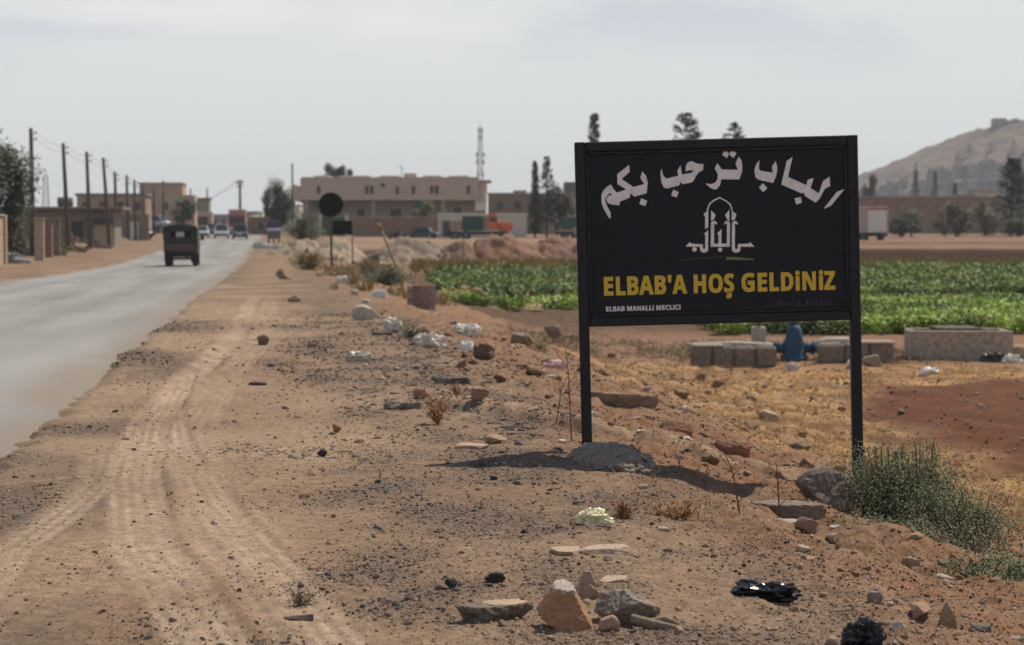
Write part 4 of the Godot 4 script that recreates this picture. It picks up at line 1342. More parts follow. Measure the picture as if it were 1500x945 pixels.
	b = Buf.new(); b.box(Vector3(0, 0.9, -1.4), Vector3(0.7, 0.8, 0.7), 0.1); part("front_cowl", b, mat(Color(0.1, 0.1, 0.1), 0.6), t)
	for q in [[-0.5, 0.8], [0.5, 0.8], [0.0, -1.5]]:
		wheel(t, Vector3(q[0], 0.28, q[1]), 0.28, 0.14, black, rim)
	# the bonneted orange truck, side on
	var orange := mat(Color(0.52, 0.115, 0.03), 0.45)
	t = thing("orange_truck", "orange bonneted lorry with a green tarpaulin standing side on before the white shed", "truck", Vector3(-3.5, 0.1, -226), -PI / 2)
	b = Buf.new(); b.box(Vector3(0, 0.85, 0.3), Vector3(1.2, 0.3, 7.0), 0.04); part("chassis", b, black, t)
	b = Buf.new(); b.box(Vector3(0, 2.0, -1.35), Vector3(2.1, 1.5, 1.1), 0.08); b.frustum(Rect2(-1.05, -1.9, 2.1, 1.1), 2.7, Rect2(-0.92, -1.7, 1.84, 0.85), 3.1); part("cab", b, orange, t)
	b = Buf.new(); b.box(Vector3(0, 1.62, -2.75), Vector3(1.5, 0.95, 1.75), 0.2); part("bonnet", b, orange, t)
	b = Buf.new(); b.box(Vector3(0, 2.12, -2.75), Vector3(1.2, 0.1, 1.5), 0.03); part("bonnet_top", b, mat(Color(0.62, 0.3, 0.2), 0.5), t, "sun-bleached top of the bonnet")
	for s in [-1.0, 1.0]:
		b = Buf.new(); b.box(Vector3(s * 0.98, 1.15, -2.6), Vector3(0.36, 0.18, 1.25), 0.07); part("mudguard", b, orange, t)
		b = Buf.new(); b.box(Vector3(s * 1.06, 2.4, -1.35), Vector3(0.03, 0.55, 0.75)); part("door_window", b, glass, t)
		wheel(t, Vector3(s * 0.95, 0.55, -2.6), 0.55, 0.3, black, rim)
		wheel(t, Vector3(s * 0.95, 0.55, 1.7), 0.55, 0.4, black, rim)
		wheel(t, Vector3(s * 0.95, 0.55, 2.9), 0.55, 0.4, black, rim)
		b = Buf.new(); b.box(Vector3(s * 0.6, 1.35, -3.65), Vector3(0.3, 0.3, 0.08), 0.02); part("headlight", b, mat(Color(0.7, 0.7, 0.65), 0.2), t)
	b = Buf.new(); b.box(Vector3(0, 1.95, 0.95), Vector3(2.3, 1.7, 2.35), 0.1); part("tarpaulin", b, mat(Color(0.018, 0.06, 0.045), 0.8), t)
	b = Buf.new(); b.box(Vector3(0, 1.75, 2.85), Vector3(2.2, 1.1, 1.4), 0.05); part("tail_box", b, mat(Color(0.28, 0.2, 0.12), 0.8), t)
	b = Buf.new(); b.box(Vector3(0, 1.95, -0.5), Vector3(2.1, 1.6, 0.45), 0.05); part("headboard", b, mat(Color(0.2, 0.17, 0.09), 0.8), t)
	# green tarpaulined lorry next to the board
	t = thing("green_lorry", "green tarpaulined lorry with a grey drum behind, partly hidden by the welcome board", "truck", Vector3(8.4, 0.1, -226), -PI / 2)
	b = Buf.new(); b.box(Vector3(0, 0.85, 0), Vector3(1.2, 0.3, 7.0), 0.04); part("chassis", b, black, t)
	b = Buf.new(); b.box(Vector3(0, 2.0, 0.6), Vector3(2.3, 1.45, 4.4), 0.1); part("tarpaulin", b, mat(Color(0.02, 0.075, 0.055), 0.8), t)
	b = Buf.new(); b.box(Vector3(0, 1.9, -2.7), Vector3(2.1, 1.7, 1.6), 0.1); part("cab", b, mat(Color(0.04, 0.06, 0.05), 0.6), t)
	b = Buf.new(); b.box(Vector3(0, 2.1, -3.52), Vector3(1.8, 0.7, 0.05)); part("windscreen", b, glass, t)
	b = Buf.new(true); b.tube([Vector3(1.5, 1.0, 1.5), Vector3(1.5, 1.0, 0.2)], [0.5, 0.5], 14); part("drum", b, mat(Color(0.3, 0.26, 0.24), 0.7), t)
	for s in [-1.0, 1.0]:
		for z in [-2.6, 1.2, 2.4]:
			wheel(t, Vector3(s * 0.95, 0.5, z), 0.5, 0.3, black, rim)
	# white box truck at the right
	t = thing("white_box_truck", "white box truck with a red top band seen from behind right of the board", "truck", Vector3(39.2, 0.05, -215), 0.32)
	b = Buf.new(); b.box(Vector3(0, 2.35, -2), Vector3(2.6, 2.8, 5.0), 0.05); part("cargo_box", b, mat(Color(0.42, 0.31, 0.275), 0.7), t)
	b = Buf.new(); b.box(Vector3(-0.1, 2.2, 0.54), Vector3(2.2, 2.4, 0.06), 0.02); part("rear_door", b, mat(Color(0.62, 0.575, 0.53), 0.5), t, "pale rear door")
	b = Buf.new(); b.box(Vector3(0, 3.6, 0.54), Vector3(2.5, 0.26, 0.07), 0.02); part("top_band", b, mat(Color(0.36, 0.11, 0.11), 0.6), t)
	b = Buf.new(); b.box(Vector3(0, 1.7, -5.6), Vector3(2.2, 2.0, 1.6), 0.12); part("cab", b, mat(Color(0.55, 0.52, 0.5), 0.5), t)
	b = Buf.new(); b.box(Vector3(0, 0.75, -2), Vector3(1.2, 0.3, 7), 0.04); b.box(Vector3(0, 0.7, 0.5), Vector3(2.4, 0.25, 0.15), 0.04); part("chassis", b, black, t)
	for s in [-1.0, 1.0]:
		wheel(t, Vector3(s * 0.95, 0.5, -0.6), 0.5, 0.45, black, rim)
		wheel(t, Vector3(s * 0.95, 0.5, -5.2), 0.5, 0.3, black, rim)
	# motorcycle by the courtyard wall
	t = thing("motorcycle", "dark motorcycle standing on the bank above the leaning stick", "motorcycle", Vector3(-13.2, 0.1, -225), 1.1)
	b = Buf.new()
	b.box(Vector3(0, 0.75, 0), Vector3(0.28, 0.3, 0.9), 0.1); b.box(Vector3(0, 0.92, 0.35), Vector3(0.26, 0.12, 0.7), 0.05)
	b.tube([Vector3(0, 0.32, -0.65), Vector3(0, 1.05, -0.4)], [0.04, 0.04], 6); b.tube([Vector3(-0.35, 1.08, -0.38), Vector3(0.35, 1.08, -0.38)], [0.025, 0.025], 6); b.box(Vector3(0, 0.45, 0), Vector3(0.24, 0.35, 0.4), 0.05)
	part("body", b, black, t)
	wheel(t, Vector3(0, 0.32, -0.65), 0.32, 0.1, black, rim)
	wheel(t, Vector3(0, 0.32, 0.65), 0.32, 0.12, black, rim)
	# road signs seen from behind
	var back := mat(Color(0.008, 0.008, 0.008), 0.8)
	var rust := mat(Color(0.09, 0.055, 0.04), 0.8)
	t = thing("round_road_sign", "large round blackish road sign disc on a rusty pipe left of the long villa", "road sign", Vector3(-7.38, land(-7.38, 81.3) - 0.02, -81.3), 0.05)
	b = Buf.new(true); b.tube([Vector3(0.02, -0.4, 0), Vector3(-0.02, 3.3, 0)], [0.05, 0.05], 10); part("pole", b, rust, t)
	b = Buf.new()
	var rim_points := PackedVector2Array()
	for k in 40:
		rim_points.append(Vector2(cos(TAU * k / 40), sin(TAU * k / 40)) * 0.5 + Vector2(0, 2.86))
	b.prism(rim_points, 0.06, 0.075)
	part("disc", b, back, t)
	b = Buf.new(); b.box(Vector3(0, 3.02, 0.045), Vector3(0.5, 0.05, 0.03)); b.box(Vector3(0, 2.66, 0.045), Vector3(0.5, 0.05, 0.03)); part("bracket", b, rust, t)
	t = thing("blank_road_sign", "small blank dark rectangular sign on two thin legs beside the round sign", "road sign", Vector3(-7.68, land(-7.68, 90) - 0.02, -90), 0.04)
	b = Buf.new(); b.box(Vector3(0, 2.05, -0.04), Vector3(1.02, 0.62, 0.03), 0.01); part("panel", b, back, t)
	for s in [-1.0, 1.0]:
		b = Buf.new(true); b.tube([Vector3(s * 0.47, -0.4, 0), Vector3(s * 0.47, 2.36, 0)], [0.03, 0.03], 8); part("leg", b, rust, t)
	b = Buf.new(true)
	b.tube([Vector3(0, -0.2, 0), Vector3(-0.2, 0.6, 0.02), Vector3(-0.47, 1.26, 0), Vector3(-0.74, 1.95, 0)], [0.04, 0.038, 0.034, 0.03], 8)
	b.tube([Vector3(-0.74, 1.95, 0), Vector3(-0.85, 2.12, 0.05)], [0.07, 0.05], 7)
	solo("leaning_stick", b, mat(Color(0.22, 0.18, 0.08), 0.9), "long yellowish stick leaning to the left above the brick pillar", "stick", Vector3(-3.2, land(-3.2, 60), -60))


func mound(called: String, label: String, x: float, d: float, r: Vector3, sd: int, c: Color, c2: Color, category := "earth mound") -> void:
	var xs := axis(-1.15, 1.16, 0.046, 1.0)
	var base := land(x, d)
	var m := sheet(xs, xs, func(a: float, z: float) -> float:
		var q := sqrt(a * a + z * z) + 0.22 * noise_b.get_noise_2d(a * 70 + sd * 50, z * 70)
		var up := (1.0 - ss(0.0, 1.0, q)) * r.y * (1 + 0.45 * noise_b.get_noise_2d(a * 160 + sd * 20, z * 160)) + 0.14 * r.y * noise_a.get_noise_2d(a * 600 + sd * 9, z * 600) * (1.0 - ss(0.7, 1.05, q))
		return up - 0.12, func(a: float, z: float) -> Color:
		var k := 1.0 + 0.35 * noise_a.get_noise_2d(a * 900 + sd, z * 900)
		var t := c.lerp(c2, clampf(0.5 + 1.6 * noise_b.get_noise_2d(a * 120 + sd * 40, z * 120), 0, 1))
		return Color(t.r * k, t.g * k, t.b * k))
	var o := thing(called, label, category, Vector3(x, base, -d))
	var p := part("heap", m, tinted(0.95), o)
	p.scale = Vector3(r.x, 1, r.z)
	var b := Buf.new()
	for i in 16:
		var a := rng.randf() * TAU
		var q := rng.randf_range(0.15, 0.95)
		lump(b, Vector3(cos(a) * q * r.x, r.y * (1.0 - ss(0, 1, q)) * 0.95, sin(a) * q * r.z), Vector3(1, 0.7, 1) * rng.randf_range(0.12, 0.36), 0.1, 8, sd * 40 + i, 1)
	var s := part("lumps", b, mat(Color(c2.r * 1.25, c2.g * 1.2, c2.b * 1.15), 0.95), o)
	s.set_meta("kind", "stuff")


func build_mounds() -> void:
	var grey := Color(0.17, 0.135, 0.105)
	var pale := Color(0.25, 0.19, 0.14)
	var pink := Color(0.185, 0.105, 0.076)
	var rust := Color(0.19, 0.098, 0.06)
	mound("gravel_mound", "long grey gravel heap below the black car and courtyard wall", -7.0, 141, Vector3(5.0, 1.75, 5.0), 3, grey, pale)
	mound("earth_mound", "highest pinkish earth heap in front of the orange truck's cab", -0.7, 141, Vector3(4.4, 2.05, 5.0), 5, pink, rust)
	mound("earth_mound", "pinkish earth heap running behind the board's left edge", 3.6, 142, Vector3(5.0, 2.0, 5.0), 7, pink, rust)
	mound("earth_mound", "low reddish heap between the grey gravel heap and the highest heap", -3.7, 140, Vector3(2.8, 1.55, 3.6), 9, rust, grey)
	mound("rubble_mound", "pale stony bank right of the two road signs", -11.2, 128, Vector3(3.1, 1.45, 4.5), 11, pale, Color(0.28, 0.22, 0.17))
	mound("rubble_mound", "low pale stony bank between the three-wheeler and the round sign", -14.6, 138, Vector3(2.9, 1.2, 4.0), 13, pale, grey)
	mound("earth_mound", "low brown bank of soil along the near left corner of the crops", -1.6, 62, Vector3(2.2, 0.5, 2.4), 17, Color(0.2, 0.125, 0.08), Color(0.23, 0.15, 0.095))
	mound("rubble_mound", "low brown spoil bank along the feet of the second to fourth power poles", -33.2, 152, Vector3(1.5, 0.5, 13.0), 23, Color(0.15, 0.095, 0.066), Color(0.22, 0.15, 0.1))
	mound("rubble_mound", "dark rubble patch along the foot of the left roadside wall", -37.6, 186, Vector3(3.2, 0.9, 9.0), 19, Color(0.13, 0.085, 0.062), Color(0.2, 0.14, 0.1))


func build_field() -> void:
	# leafy crop plants: clumps of broad leaves in loose rows
	var shapes := []
	for k in 3:
		var b := Buf.new()
		b.tinted = true
		for i in 64:
			var a := rng.randf() * TAU
			var q := sqrt(rng.randf()) * 0.27
			var w := rng.randf_range(0.75, 1.25)
			b.tint = Color(w, w, w)
			b.leaf(Vector3(cos(a) * q, rng.randf_range(0.05, 0.38), sin(a) * q), Vector3(cos(a) + rng.randfn() * 0.5, rng.randf_range(-0.2, 0.9), sin(a) + rng.randfn() * 0.5).normalized() * rng.randf_range(0.06, 0.13), 0.065)
		shapes.append(b.done())
	var places := [[], [], []]
	var tints := [[], [], []]
	for i in 26000:
		var d := 44.0 * pow(136.0 / 44.0, pow(rng.randf(), 0.8))
		var x := rng.randf_range(-0.06, 0.275) * d
		var edge := 46.5 + 1.2 * noise_b.get_noise_2d(x * 30, 7)
		if x < 5.0: edge = lerpf(edge, 60.0 + 3.0 * noise_b.get_noise_2d(x * 60, 19), clampf((6.0 - x) / 3.5, 0, 1))
		if d < edge or d > 112.0 or x < -0.036 * d + 0.4 * noise_b.get_noise_2d(d * 40, 3):
			continue
		var n := noise_b.get_noise_2d(x * 34 + 70, d * 16)
		var row := absf(fposmod(x * 0.35 + d, 1.3) - 0.65)
		var back := d > 66.0 + 2.0 * noise_b.get_noise_2d(x * 20, 33)
		if row < 0.14 and d < 62.0 or n < ((-0.22 if back else -0.36) + (0.2 if x < 6.0 else 0.06)) or absf(d - 64.5 - 2.0 * noise_b.get_noise_2d(x * 20, 33)) < 1.6 or d > (106.0 if x > 6.0 else 99.0) + 9.0 * noise_b.get_noise_2d(x * 25, 91):
			continue
		var far := ss(60, 110, d)
		var size := rng.randf_range(0.75, 1.3) * lerpf(0.95, 1.1, far)
		var lit := rng.randf_range(0.6, 1.45)
		var c := Color(0.27, 0.39, 0.055).lerp(Color(0.085, 0.14, 0.034), clampf(0.35 + 2.6 * n + (0.5 if back else 0.0), 0, 1))
		if rng.randf() < 0.12: c = Color(0.3, 0.29, 0.08)
		if back: size *= 1.25
		if rng.randf() < 0.04 and d > 100: c = Color(0.3, 0.22, 0.08)
		var k := rng.randi() % 3
		places[k].append(Transform3D(Basis(Vector3.UP, rng.randf() * TAU).scaled(Vector3(size * 1.1, size, size * 1.1)), Vector3(x, land(x, d) - 0.03, -d)))
		tints[k].append(Color(c.r * lit, c.g * lit, c.b * lit))
	var m := leafy(Color(1, 1, 1), 0.5)
	m.backlight = Color(0.45, 0.45, 0.3)
	for k in 3:
		meta(many("crop_plants", shapes[k], m, places[k], tints[k]), "leafy green crop plants filling the field behind the welcome board", "crops")
	# dry weeds along the far edge of the crops and the bank
	var w := Buf.new()
	w.tinted = true
	for i in 22:
		var a := rng.randf() * TAU
		var v := rng.randf_range(0.8, 1.2)
		w.tint = Color(v, v, v)
		var q := Vector3(cos(a), 0, sin(a)) * rng.randf() * 0.2
		w.leaf(q, Vector3(cos(a) * 0.35, rng.randf_range(0.5, 1.0), sin(a) * 0.35) * 0.5, 0.05)
	var wm := w.done()
	var pl := []
	var ti := []
	for i in 2000:
		var d := rng.randf_range(104.0, 140.0) if i < 1500 else rng.randf_range(50.0, 140.0)
		var x := rng.randf_range(-0.05, 0.28) * d
		if i >= 1500:
			x = 1.4 - 0.117 * d + rng.randf_range(0.0, 4.0)
			if noise_b.get_noise_2d(x * 45, d * 25) < 0.1: continue
		pl.append(Transform3D(Basis(Vector3.UP, rng.randf() * TAU).scaled(Vector3.ONE * (rng.randf_range(0.6, 1.5) if i < 1500 else rng.randf_range(0.3, 0.85))), Vector3(x, land(x, d) - 0.02, -d)))
		var c := Color(0.33, 0.215, 0.09).lerp(Color(0.17, 0.14, 0.055), rng.randf())
		ti.append(c)
	meta(many("dry_weeds", wm, m, pl, ti), "straw-coloured dry weeds along the banks and the far edge of the crops", "weeds")


func build_pump() -> void:
	var concrete := mat(Color(0.18, 0.145, 0.115), 0.95, "rock", 0.8, 0.8)
	var concrete2 := mat(Color(0.33, 0.265, 0.21), 0.95, "rock", 0.6, 0.6)
	var pale := mat(Color(0.36, 0.32, 0.27), 0.9, "rock", 1.0, 0.5)
	var blue := mat(Color(0.028, 0.07, 0.115), 0.75, "rock", 3.0, 0.6)
	var b: Buf
	var y := -0.92
	# rough block walls either side of the pump
	var w := thing("block_wall", "low rough concrete block wall left of the blue pump", "wall", Vector3(3.97, y, -35.7))
	for k in 4:
		b = Buf.new(); b.box(Vector3(-0.57 + 0.385 * k, 0.19 + 0.012 * (k % 2), 0.01 * k), Vector3(0.375, 0.4, 0.3), 0.05, Basis.from_euler(Vector3(0.03 * sin(k * 3.1), 0.07 * cos(k * 5.0), 0.035 * sin(k * 7.0)))); part("block", b, concrete, w)
	b = Buf.new(); b.box(Vector3(-0.45, 0.4, -0.02), Vector3(0.55, 0.05, 0.34), 0.02); part("capping", b, concrete2, w)
	w = thing("block_wall", "low dark concrete block wall right of the blue pump behind the board's post", "wall", Vector3(6.35, y, -36.7))
	for k in 3:
		b = Buf.new(); b.box(Vector3(-0.46 + 0.46 * k, 0.19 + 0.01 * (k % 2), 0), Vector3(0.45, 0.4, 0.34), 0.05, Basis.from_euler(Vector3(0.03 * cos(k * 3.1), 0.06 * sin(k * 5.0), 0.03 * cos(k * 7.0)))); part("block", b, mat(Color(0.2, 0.155, 0.12), 0.95, "rock", 0.8, 0.8), w)
	b = Buf.new(); b.box(Vector3(0.35, 0.4, 0), Vector3(0.7, 0.06, 0.4), 0.025); part("capping", b, concrete2, w)
	# the pump
	var p := thing("well_pump", "blue painted upright well pump between the two low block walls", "pump", Vector3(5.28, y, -37.2))
	b = Buf.new(true); b.tube([Vector3(0, -0.1, 0), Vector3(0, 0.12, 0), Vector3(0, 0.14, 0), Vector3(0, 0.3, 0), Vector3(0, 0.44, 0), Vector3(0, 0.6, 0), Vector3(0, 0.68, 0), Vector3(0, 0.71, 0)], [0.26, 0.25, 0.21, 0.21, 0.17, 0.14, 0.1, 0.03], 18); part("body", b, blue, p)
	for s in [-1.0, 1.0]:
		b = Buf.new(true); b.tube([Vector3(s * 0.15, 0.27, 0), Vector3(s * 0.36, 0.27, 0)], [0.1, 0.1], 14); b.tube([Vector3(s * 0.34, 0.27, 0), Vector3(s * 0.38, 0.27, 0)], [0.125, 0.125], 16); part("flange", b, blue, p)
	b = Buf.new(); b.box(Vector3(0, 0.73, 0), Vector3(0.1, 0.1, 0.1), 0.02); part("cap", b, mat(Color(0.03, 0.03, 0.035), 0.6), p)
	for k in 6:
		b = Buf.new(); b.tube([Vector3(0.2 * cos(k * TAU / 6), 0.13, 0.2 * sin(k * TAU / 6)), Vector3(0.2 * cos(k * TAU / 6), 0.17, 0.2 * sin(k * TAU / 6))], [0.018, 0.018], 6); part("bolt", b, mat(Color(0.08, 0.09, 0.1), 0.5), p)
	b = Buf.new(true)
	b.tube([Vector3(5.66, y + 0.27, -37.2), Vector3(5.9, y + 0.36, -37.25), Vector3(6.25, y + 0.36, -37.3), Vector3(6.6, y + 0.22, -37.35), Vector3(6.8, y - 0.1, -37.35)], [0.11, 0.11, 0.11, 0.11, 0.11], 14)
	solo("outlet_pipe", b, pale, "pale curved outlet pipe bending down right of the blue pump", "pipe")
	b = Buf.new(true)
	b.tube([Vector3(4.9, y + 0.27, -37.2), Vector3(4.2, y + 0.3, -37.3), Vector3(3.3, y + 0.26, -37.4)], [0.09, 0.09, 0.09], 12)
	solo("inlet_pipe", b, pale, "straight pale pipe lying behind the low block wall left of the pump", "pipe")
	var t := thing("valve_post", "small square concrete post with a thin rod behind the left block wall", "post", Vector3(4.9, y, -39.5))
	b = Buf.new(); b.box(Vector3(0, 0.25, 0), Vector3(0.27, 0.6, 0.27), 0.03); part("post", b, pale, t)
	b = Buf.new(true); b.tube([Vector3(0, 0.5, 0), Vector3(0, 1.1, 0)], [0.04, 0.035], 8); part("rod", b, mat(Color(0.1, 0.08, 0.06), 0.8), t)
	b = Buf.new(); b.box(Vector3(0, 0.78, 0), Vector3(0.3, 0.05, 0.1), 0.02); part("handle", b, mat(Color(0.1, 0.08, 0.06), 0.8), t)
	# the trough
	t = thing("water_trough", "large grey concrete water trough with a dark lid right of the board", "trough", Vector3(8.5, y, -37.9), -0.03)
	for s in [-1.0, 1.0]:
		b = Buf.new(); b.box(Vector3(0, 0.27, s * 0.5), Vector3(1.86, 0.62, 0.1), 0.02); part("long_side", b, concrete2, t)
		b = Buf.new(); b.box(Vector3(s * 0.9, 0.27, 0), Vector3(0.09, 0.6, 0.9), 0.02); part("short_side", b, concrete2, t)
	b = Buf.new(); b.box(Vector3(0, 0.02, 0), Vector3(1.7, 0.1, 0.9)); part("bottom", b, concrete, t)
	b = Buf.new(); b.box(Vector3(-0.05, 0.6, -0.05), Vector3(0.8, 0.05, 1.0), 0.015); part("lid", b, mat(Color(0.06, 0.045, 0.04), 0.8), t)
	b = Buf.new(); b.box(Vector3(0, 0.14, 0), Vector3(0.9, 0.3, 0.34), 0.04)
	solo("curb_block", b, mat(Color(0.38, 0.28, 0.19), 0.95, "rock", 0.8, 0.6), "tan curb block cut by the right edge beside the trough", "block", Vector3(9.95, y, -37.6))
	# brick pillar at the corner of the crops
	t = thing("brick_pillar", "stubby reddish brick pillar with pale edges at the left corner of the crops", "pillar", Vector3(-2.07, land(-2.07, 45.4) - 0.02, -45.4), 0.06)
	var br := [mat(Color(0.24, 0.13, 0.105), 0.95, "rock", 1.5, 0.5), mat(Color(0.29, 0.17, 0.135), 0.95, "rock", 1.5, 0.5), mat(Color(0.2, 0.115, 0.1), 0.95, "rock", 1.5, 0.5)]
	b = Buf.new(); b.box(Vector3(0, 0.26, 0), Vector3(0.5, 0.56, 0.5)); part("mortar_core", b, pale, t)
	for k in 6:
		for q in 2:
			for s in [-1.0, 1.0]:
				b = Buf.new()
				b.box(Vector3(-0.13 + 0.26 * q + (0.04 if k % 2 else -0.04), 0.05 + 0.095 * k, s * 0.235), Vector3(0.235, 0.078, 0.1), 0.012)
				part("brick", b, br[(k * 3 + q) % 3], t)
	for s in [-1.0, 1.0]:
		b = Buf.new(); b.box(Vector3(s * 0.285, 0.27, 0.2), Vector3(0.075, 0.58, 0.13), 0.02); part("edge_post", b, mat(Color(0.3, 0.23, 0.21), 0.9, "rock", 1.0, 0.5), t)


func board_poly(list: Array) -> PackedVector2Array:   # millimetres from the board's top left corner
	var p := PackedVector2Array()
	for i in range(0, list.size(), 2):
		p.append(Vector2(list[i] * 0.001 - 0.033, list[i + 1] * 0.001 + 2.246))
	return p


func build_board() -> void:
	var black := mat(Color(0.0085, 0.0087, 0.0125), 0.55, "rock", 1.5)
	var paint := mat(Color(0.006, 0.0062, 0.0125), 0.62, "rock", 0.7)
	var white := mat(Color(0.72, 0.665, 0.65), 0.7, "plaster", 1.2)
	var yellow := mat(Color(0.62, 0.42, 0.045), 0.7, "plaster", 1.2)
	var green := mat(Color(0.16, 0.22, 0.04), 0.7)
	var bolt := mat(Color(0.07, 0.06, 0.055), 0.6)
	var faint := mat(Color(0.055, 0.052, 0.052), 0.7)
	var b: Buf
	var t := thing("welcome_board", "large black welcome board with white and yellow lettering on two black posts", "sign", Vector3(0.553, -0.025, -14.6))
	t.rotation.z = deg_to_rad(1.53)
	for q in [[0.0, -0.5], [1.99, -0.9]]:
		b = Buf.new(); b.box(Vector3(q[0], (2.246 + q[1]) * 0.5, 0), Vector3(0.076, 2.246 - q[1], 0.076), 0.006); part("post", b, black, t)
	for q in [[2.21, 0.07], [0.93, 0.07]]:
		b = Buf.new(); b.box(Vector3(0.995, q[0], 0), Vector3(1.912, q[1], 0.07), 0.006); part("frame_rail", b, black, t)
	b = Buf.new()
	for q in [[2.162, 1.87], [0.978, 1.87]]:
		b.box(Vector3(0.995, q[0], 0.018), Vector3(q[1], 0.024, 0.03), 0.005)
	for x in [0.051, 1.939]:
		b.box(Vector3(x, 1.57, 0.018), Vector3(0.024, 1.16, 0.03), 0.005)
	part("frame_lip", b, black, t)
	b = Buf.new(); b.box(Vector3(0.995, 1.57, 0.0), Vector3(1.92, 1.24, 0.03)); part("panel", b, paint, t)
	for q in [[0.09, 2.17], [0.7, 2.162], [1.3, 2.162], [1.9, 2.17], [0.09, 0.97], [0.7, 0.978], [1.3, 0.978], [1.9, 0.97], [0.051, 1.57], [1.939, 1.57]]:
		b = Buf.new(); b.tube([Vector3(q[0], q[1], 0.03), Vector3(q[0], q[1], 0.038)], [0.007, 0.006], 8); part("bolt", b, bolt, t)
	var z := 0.0155
	for q in [
		["letter_group", [391, -175, 394, -225, 335, -276, 418, -336, 498, -318, 471, -272, 486, -224, 513, -258, 524, -307, 514, -384, 423, -407, 397, -381, 389, -414, 319, -439, 312, -467, 258, -460, 228, -449, 217, -417, 241, -392, 264, -393, 248, -374, 235, -385, 210, -414, 211, -438, 223, -472, 247, -518, 246, -563, 233, -555, 196, -488, 184, -447, 182, -396, 194, -364, 220, -333, 254, -313, 272, -344, 294, -375, 367, -353, 302, -312, 303, -239]],
		["letter_dot", [473, -420, 517, -440, 502, -478, 459, -461]],
		["letter_group", [628, -207, 637, -256, 660, -283, 749, -262, 742, -230, 766, -186, 775, -255, 845, -245, 864, -227, 831, -224, 803, -234, 805, -196, 818, -169, 847, -159, 889, -179, 934, -184, 928, -231, 903, -237, 882, -263, 856, -306, 843, -315, 776, -326, 763, -307, 756, -332, 665, -354, 642, -348, 624, -308, 618, -241]],
		["letter_dot", [710, -363, 749, -382, 733, -421, 693, -405]],
		["letter_group", [1193, -135, 1211, -162, 1217, -205, 1214, -248, 1193, -302, 1062, -297, 1052, -339, 1027, -369, 1008, -371, 975, -353, 946, -324, 985, -331, 1019, -319, 1036, -291, 1037, -257, 1016, -219, 1034, -179, 1069, -227, 1185, -231, 1168, -185]],
		["letter_dot", [1094, -82, 1122, -110, 1107, -146, 1071, -118]],
		["letter_dot", [1144, -83, 1177, -111, 1154, -145, 1123, -119]],
		["letter_group", [1344, -164, 1337, -227, 1350, -243, 1440, -260, 1433, -217, 1461, -175, 1473, -221, 1467, -271, 1440, -335, 1333, -307, 1311, -289, 1305, -241, 1318, -196]],
		["letter_dot", [1367, -334, 1397, -372, 1365, -399, 1336, -363]],
		["letter_group", [1586, -148, 1549, -293, 1681, -357, 1694, -317, 1738, -306, 1712, -378, 1772, -420, 1805, -330, 1853, -299, 1857, -367, 1818, -386, 1779, -455, 1748, -486, 1671, -435, 1661, -409, 1647, -416, 1500, -347, 1542, -177]],
		["letter_dot", [1595, -450, 1641, -442, 1646, -484, 1607, -497]],
		["letter", [1964, -390, 1858, -513, 1804, -534, 1903, -413]],
	]:
		b = Buf.new(); b.prism(board_poly(q[1]), z, z + 0.002); part(q[0], b, white, t)
	for q in [
		["emblem_arch", [949, -526, 956, -497, 971, -468, 1004, -444, 1048, -426, 1097, -454, 1128, -481, 1140, -528, 1133, -528, 1120, -487, 1091, -461, 1048, -436, 1009, -453, 980, -474, 966, -503, 961, -526]],
		["emblem_stroke", [952, -527, 925, -548, 938, -566, 935, -658, 959, -645, 961, -555, 962, -527]],
		["emblem_stroke", [958, -665, 927, -691, 936, -703, 933, -793, 924, -804, 916, -793, 917, -769, 832, -761, 821, -750, 790, -782, 893, -786, 896, -815, 912, -829, 935, -829, 954, -814]],
		["emblem_dot", [872, -804, 870, -812, 865, -818, 858, -821, 850, -821, 843, -817, 839, -811, 837, -803, 839, -796, 844, -790, 851, -787, 859, -787, 866, -790, 870, -797]],
		["emblem_stroke", [983, -522, 1015, -555, 1001, -588, 981, -598]],
		["emblem_stroke", [979, -611, 1000, -597, 1020, -606, 1025, -628, 1003, -617, 999, -766, 1030, -767, 1032, -707, 1023, -692, 1056, -660, 1053, -767, 1092, -768, 1096, -620, 1072, -628, 1084, -605, 1102, -601, 1119, -615, 1114, -792, 974, -788]],
		["emblem_stroke", [1117, -520, 1115, -603, 1099, -594, 1084, -557]],
		["emblem_dot", [1058, -811, 1056, -818, 1052, -824, 1045, -827, 1038, -826, 1031, -823, 1027, -817, 1026, -810, 1027, -803, 1032, -798, 1039, -795, 1046, -795, 1052, -798, 1057, -804]],
		["emblem_stroke", [1137, -531, 1167, -555, 1154, -592, 1132, -601, 1133, -531]],
		["emblem_stroke", [1133, -615, 1154, -602, 1169, -610, 1179, -632, 1155, -624, 1150, -799, 1160, -814, 1172, -800, 1173, -773, 1251, -773, 1263, -762, 1294, -796, 1192, -794, 1191, -820, 1174, -836, 1145, -835, 1128, -819]],
	]:
		b = Buf.new(); b.prism(board_poly(q[1]), z, z + 0.002); part(q[0], b, white, t)
	var k := 0
	for q in [
		["emblem_swoosh", [1086, -864, 1167, -870, 1289, -886, 1289, -893, 1085, -886]],
		["emblem_swoosh", [748, -878, 859, -870, 969, -863, 1068, -864, 1068, -870, 969, -871, 858, -876, 748, -885]],
	]:
		b = Buf.new(); b.prism(board_poly(q[1]), z, z + 0.002); part(q[0], b, green if k == 0 else faint, t); k += 1
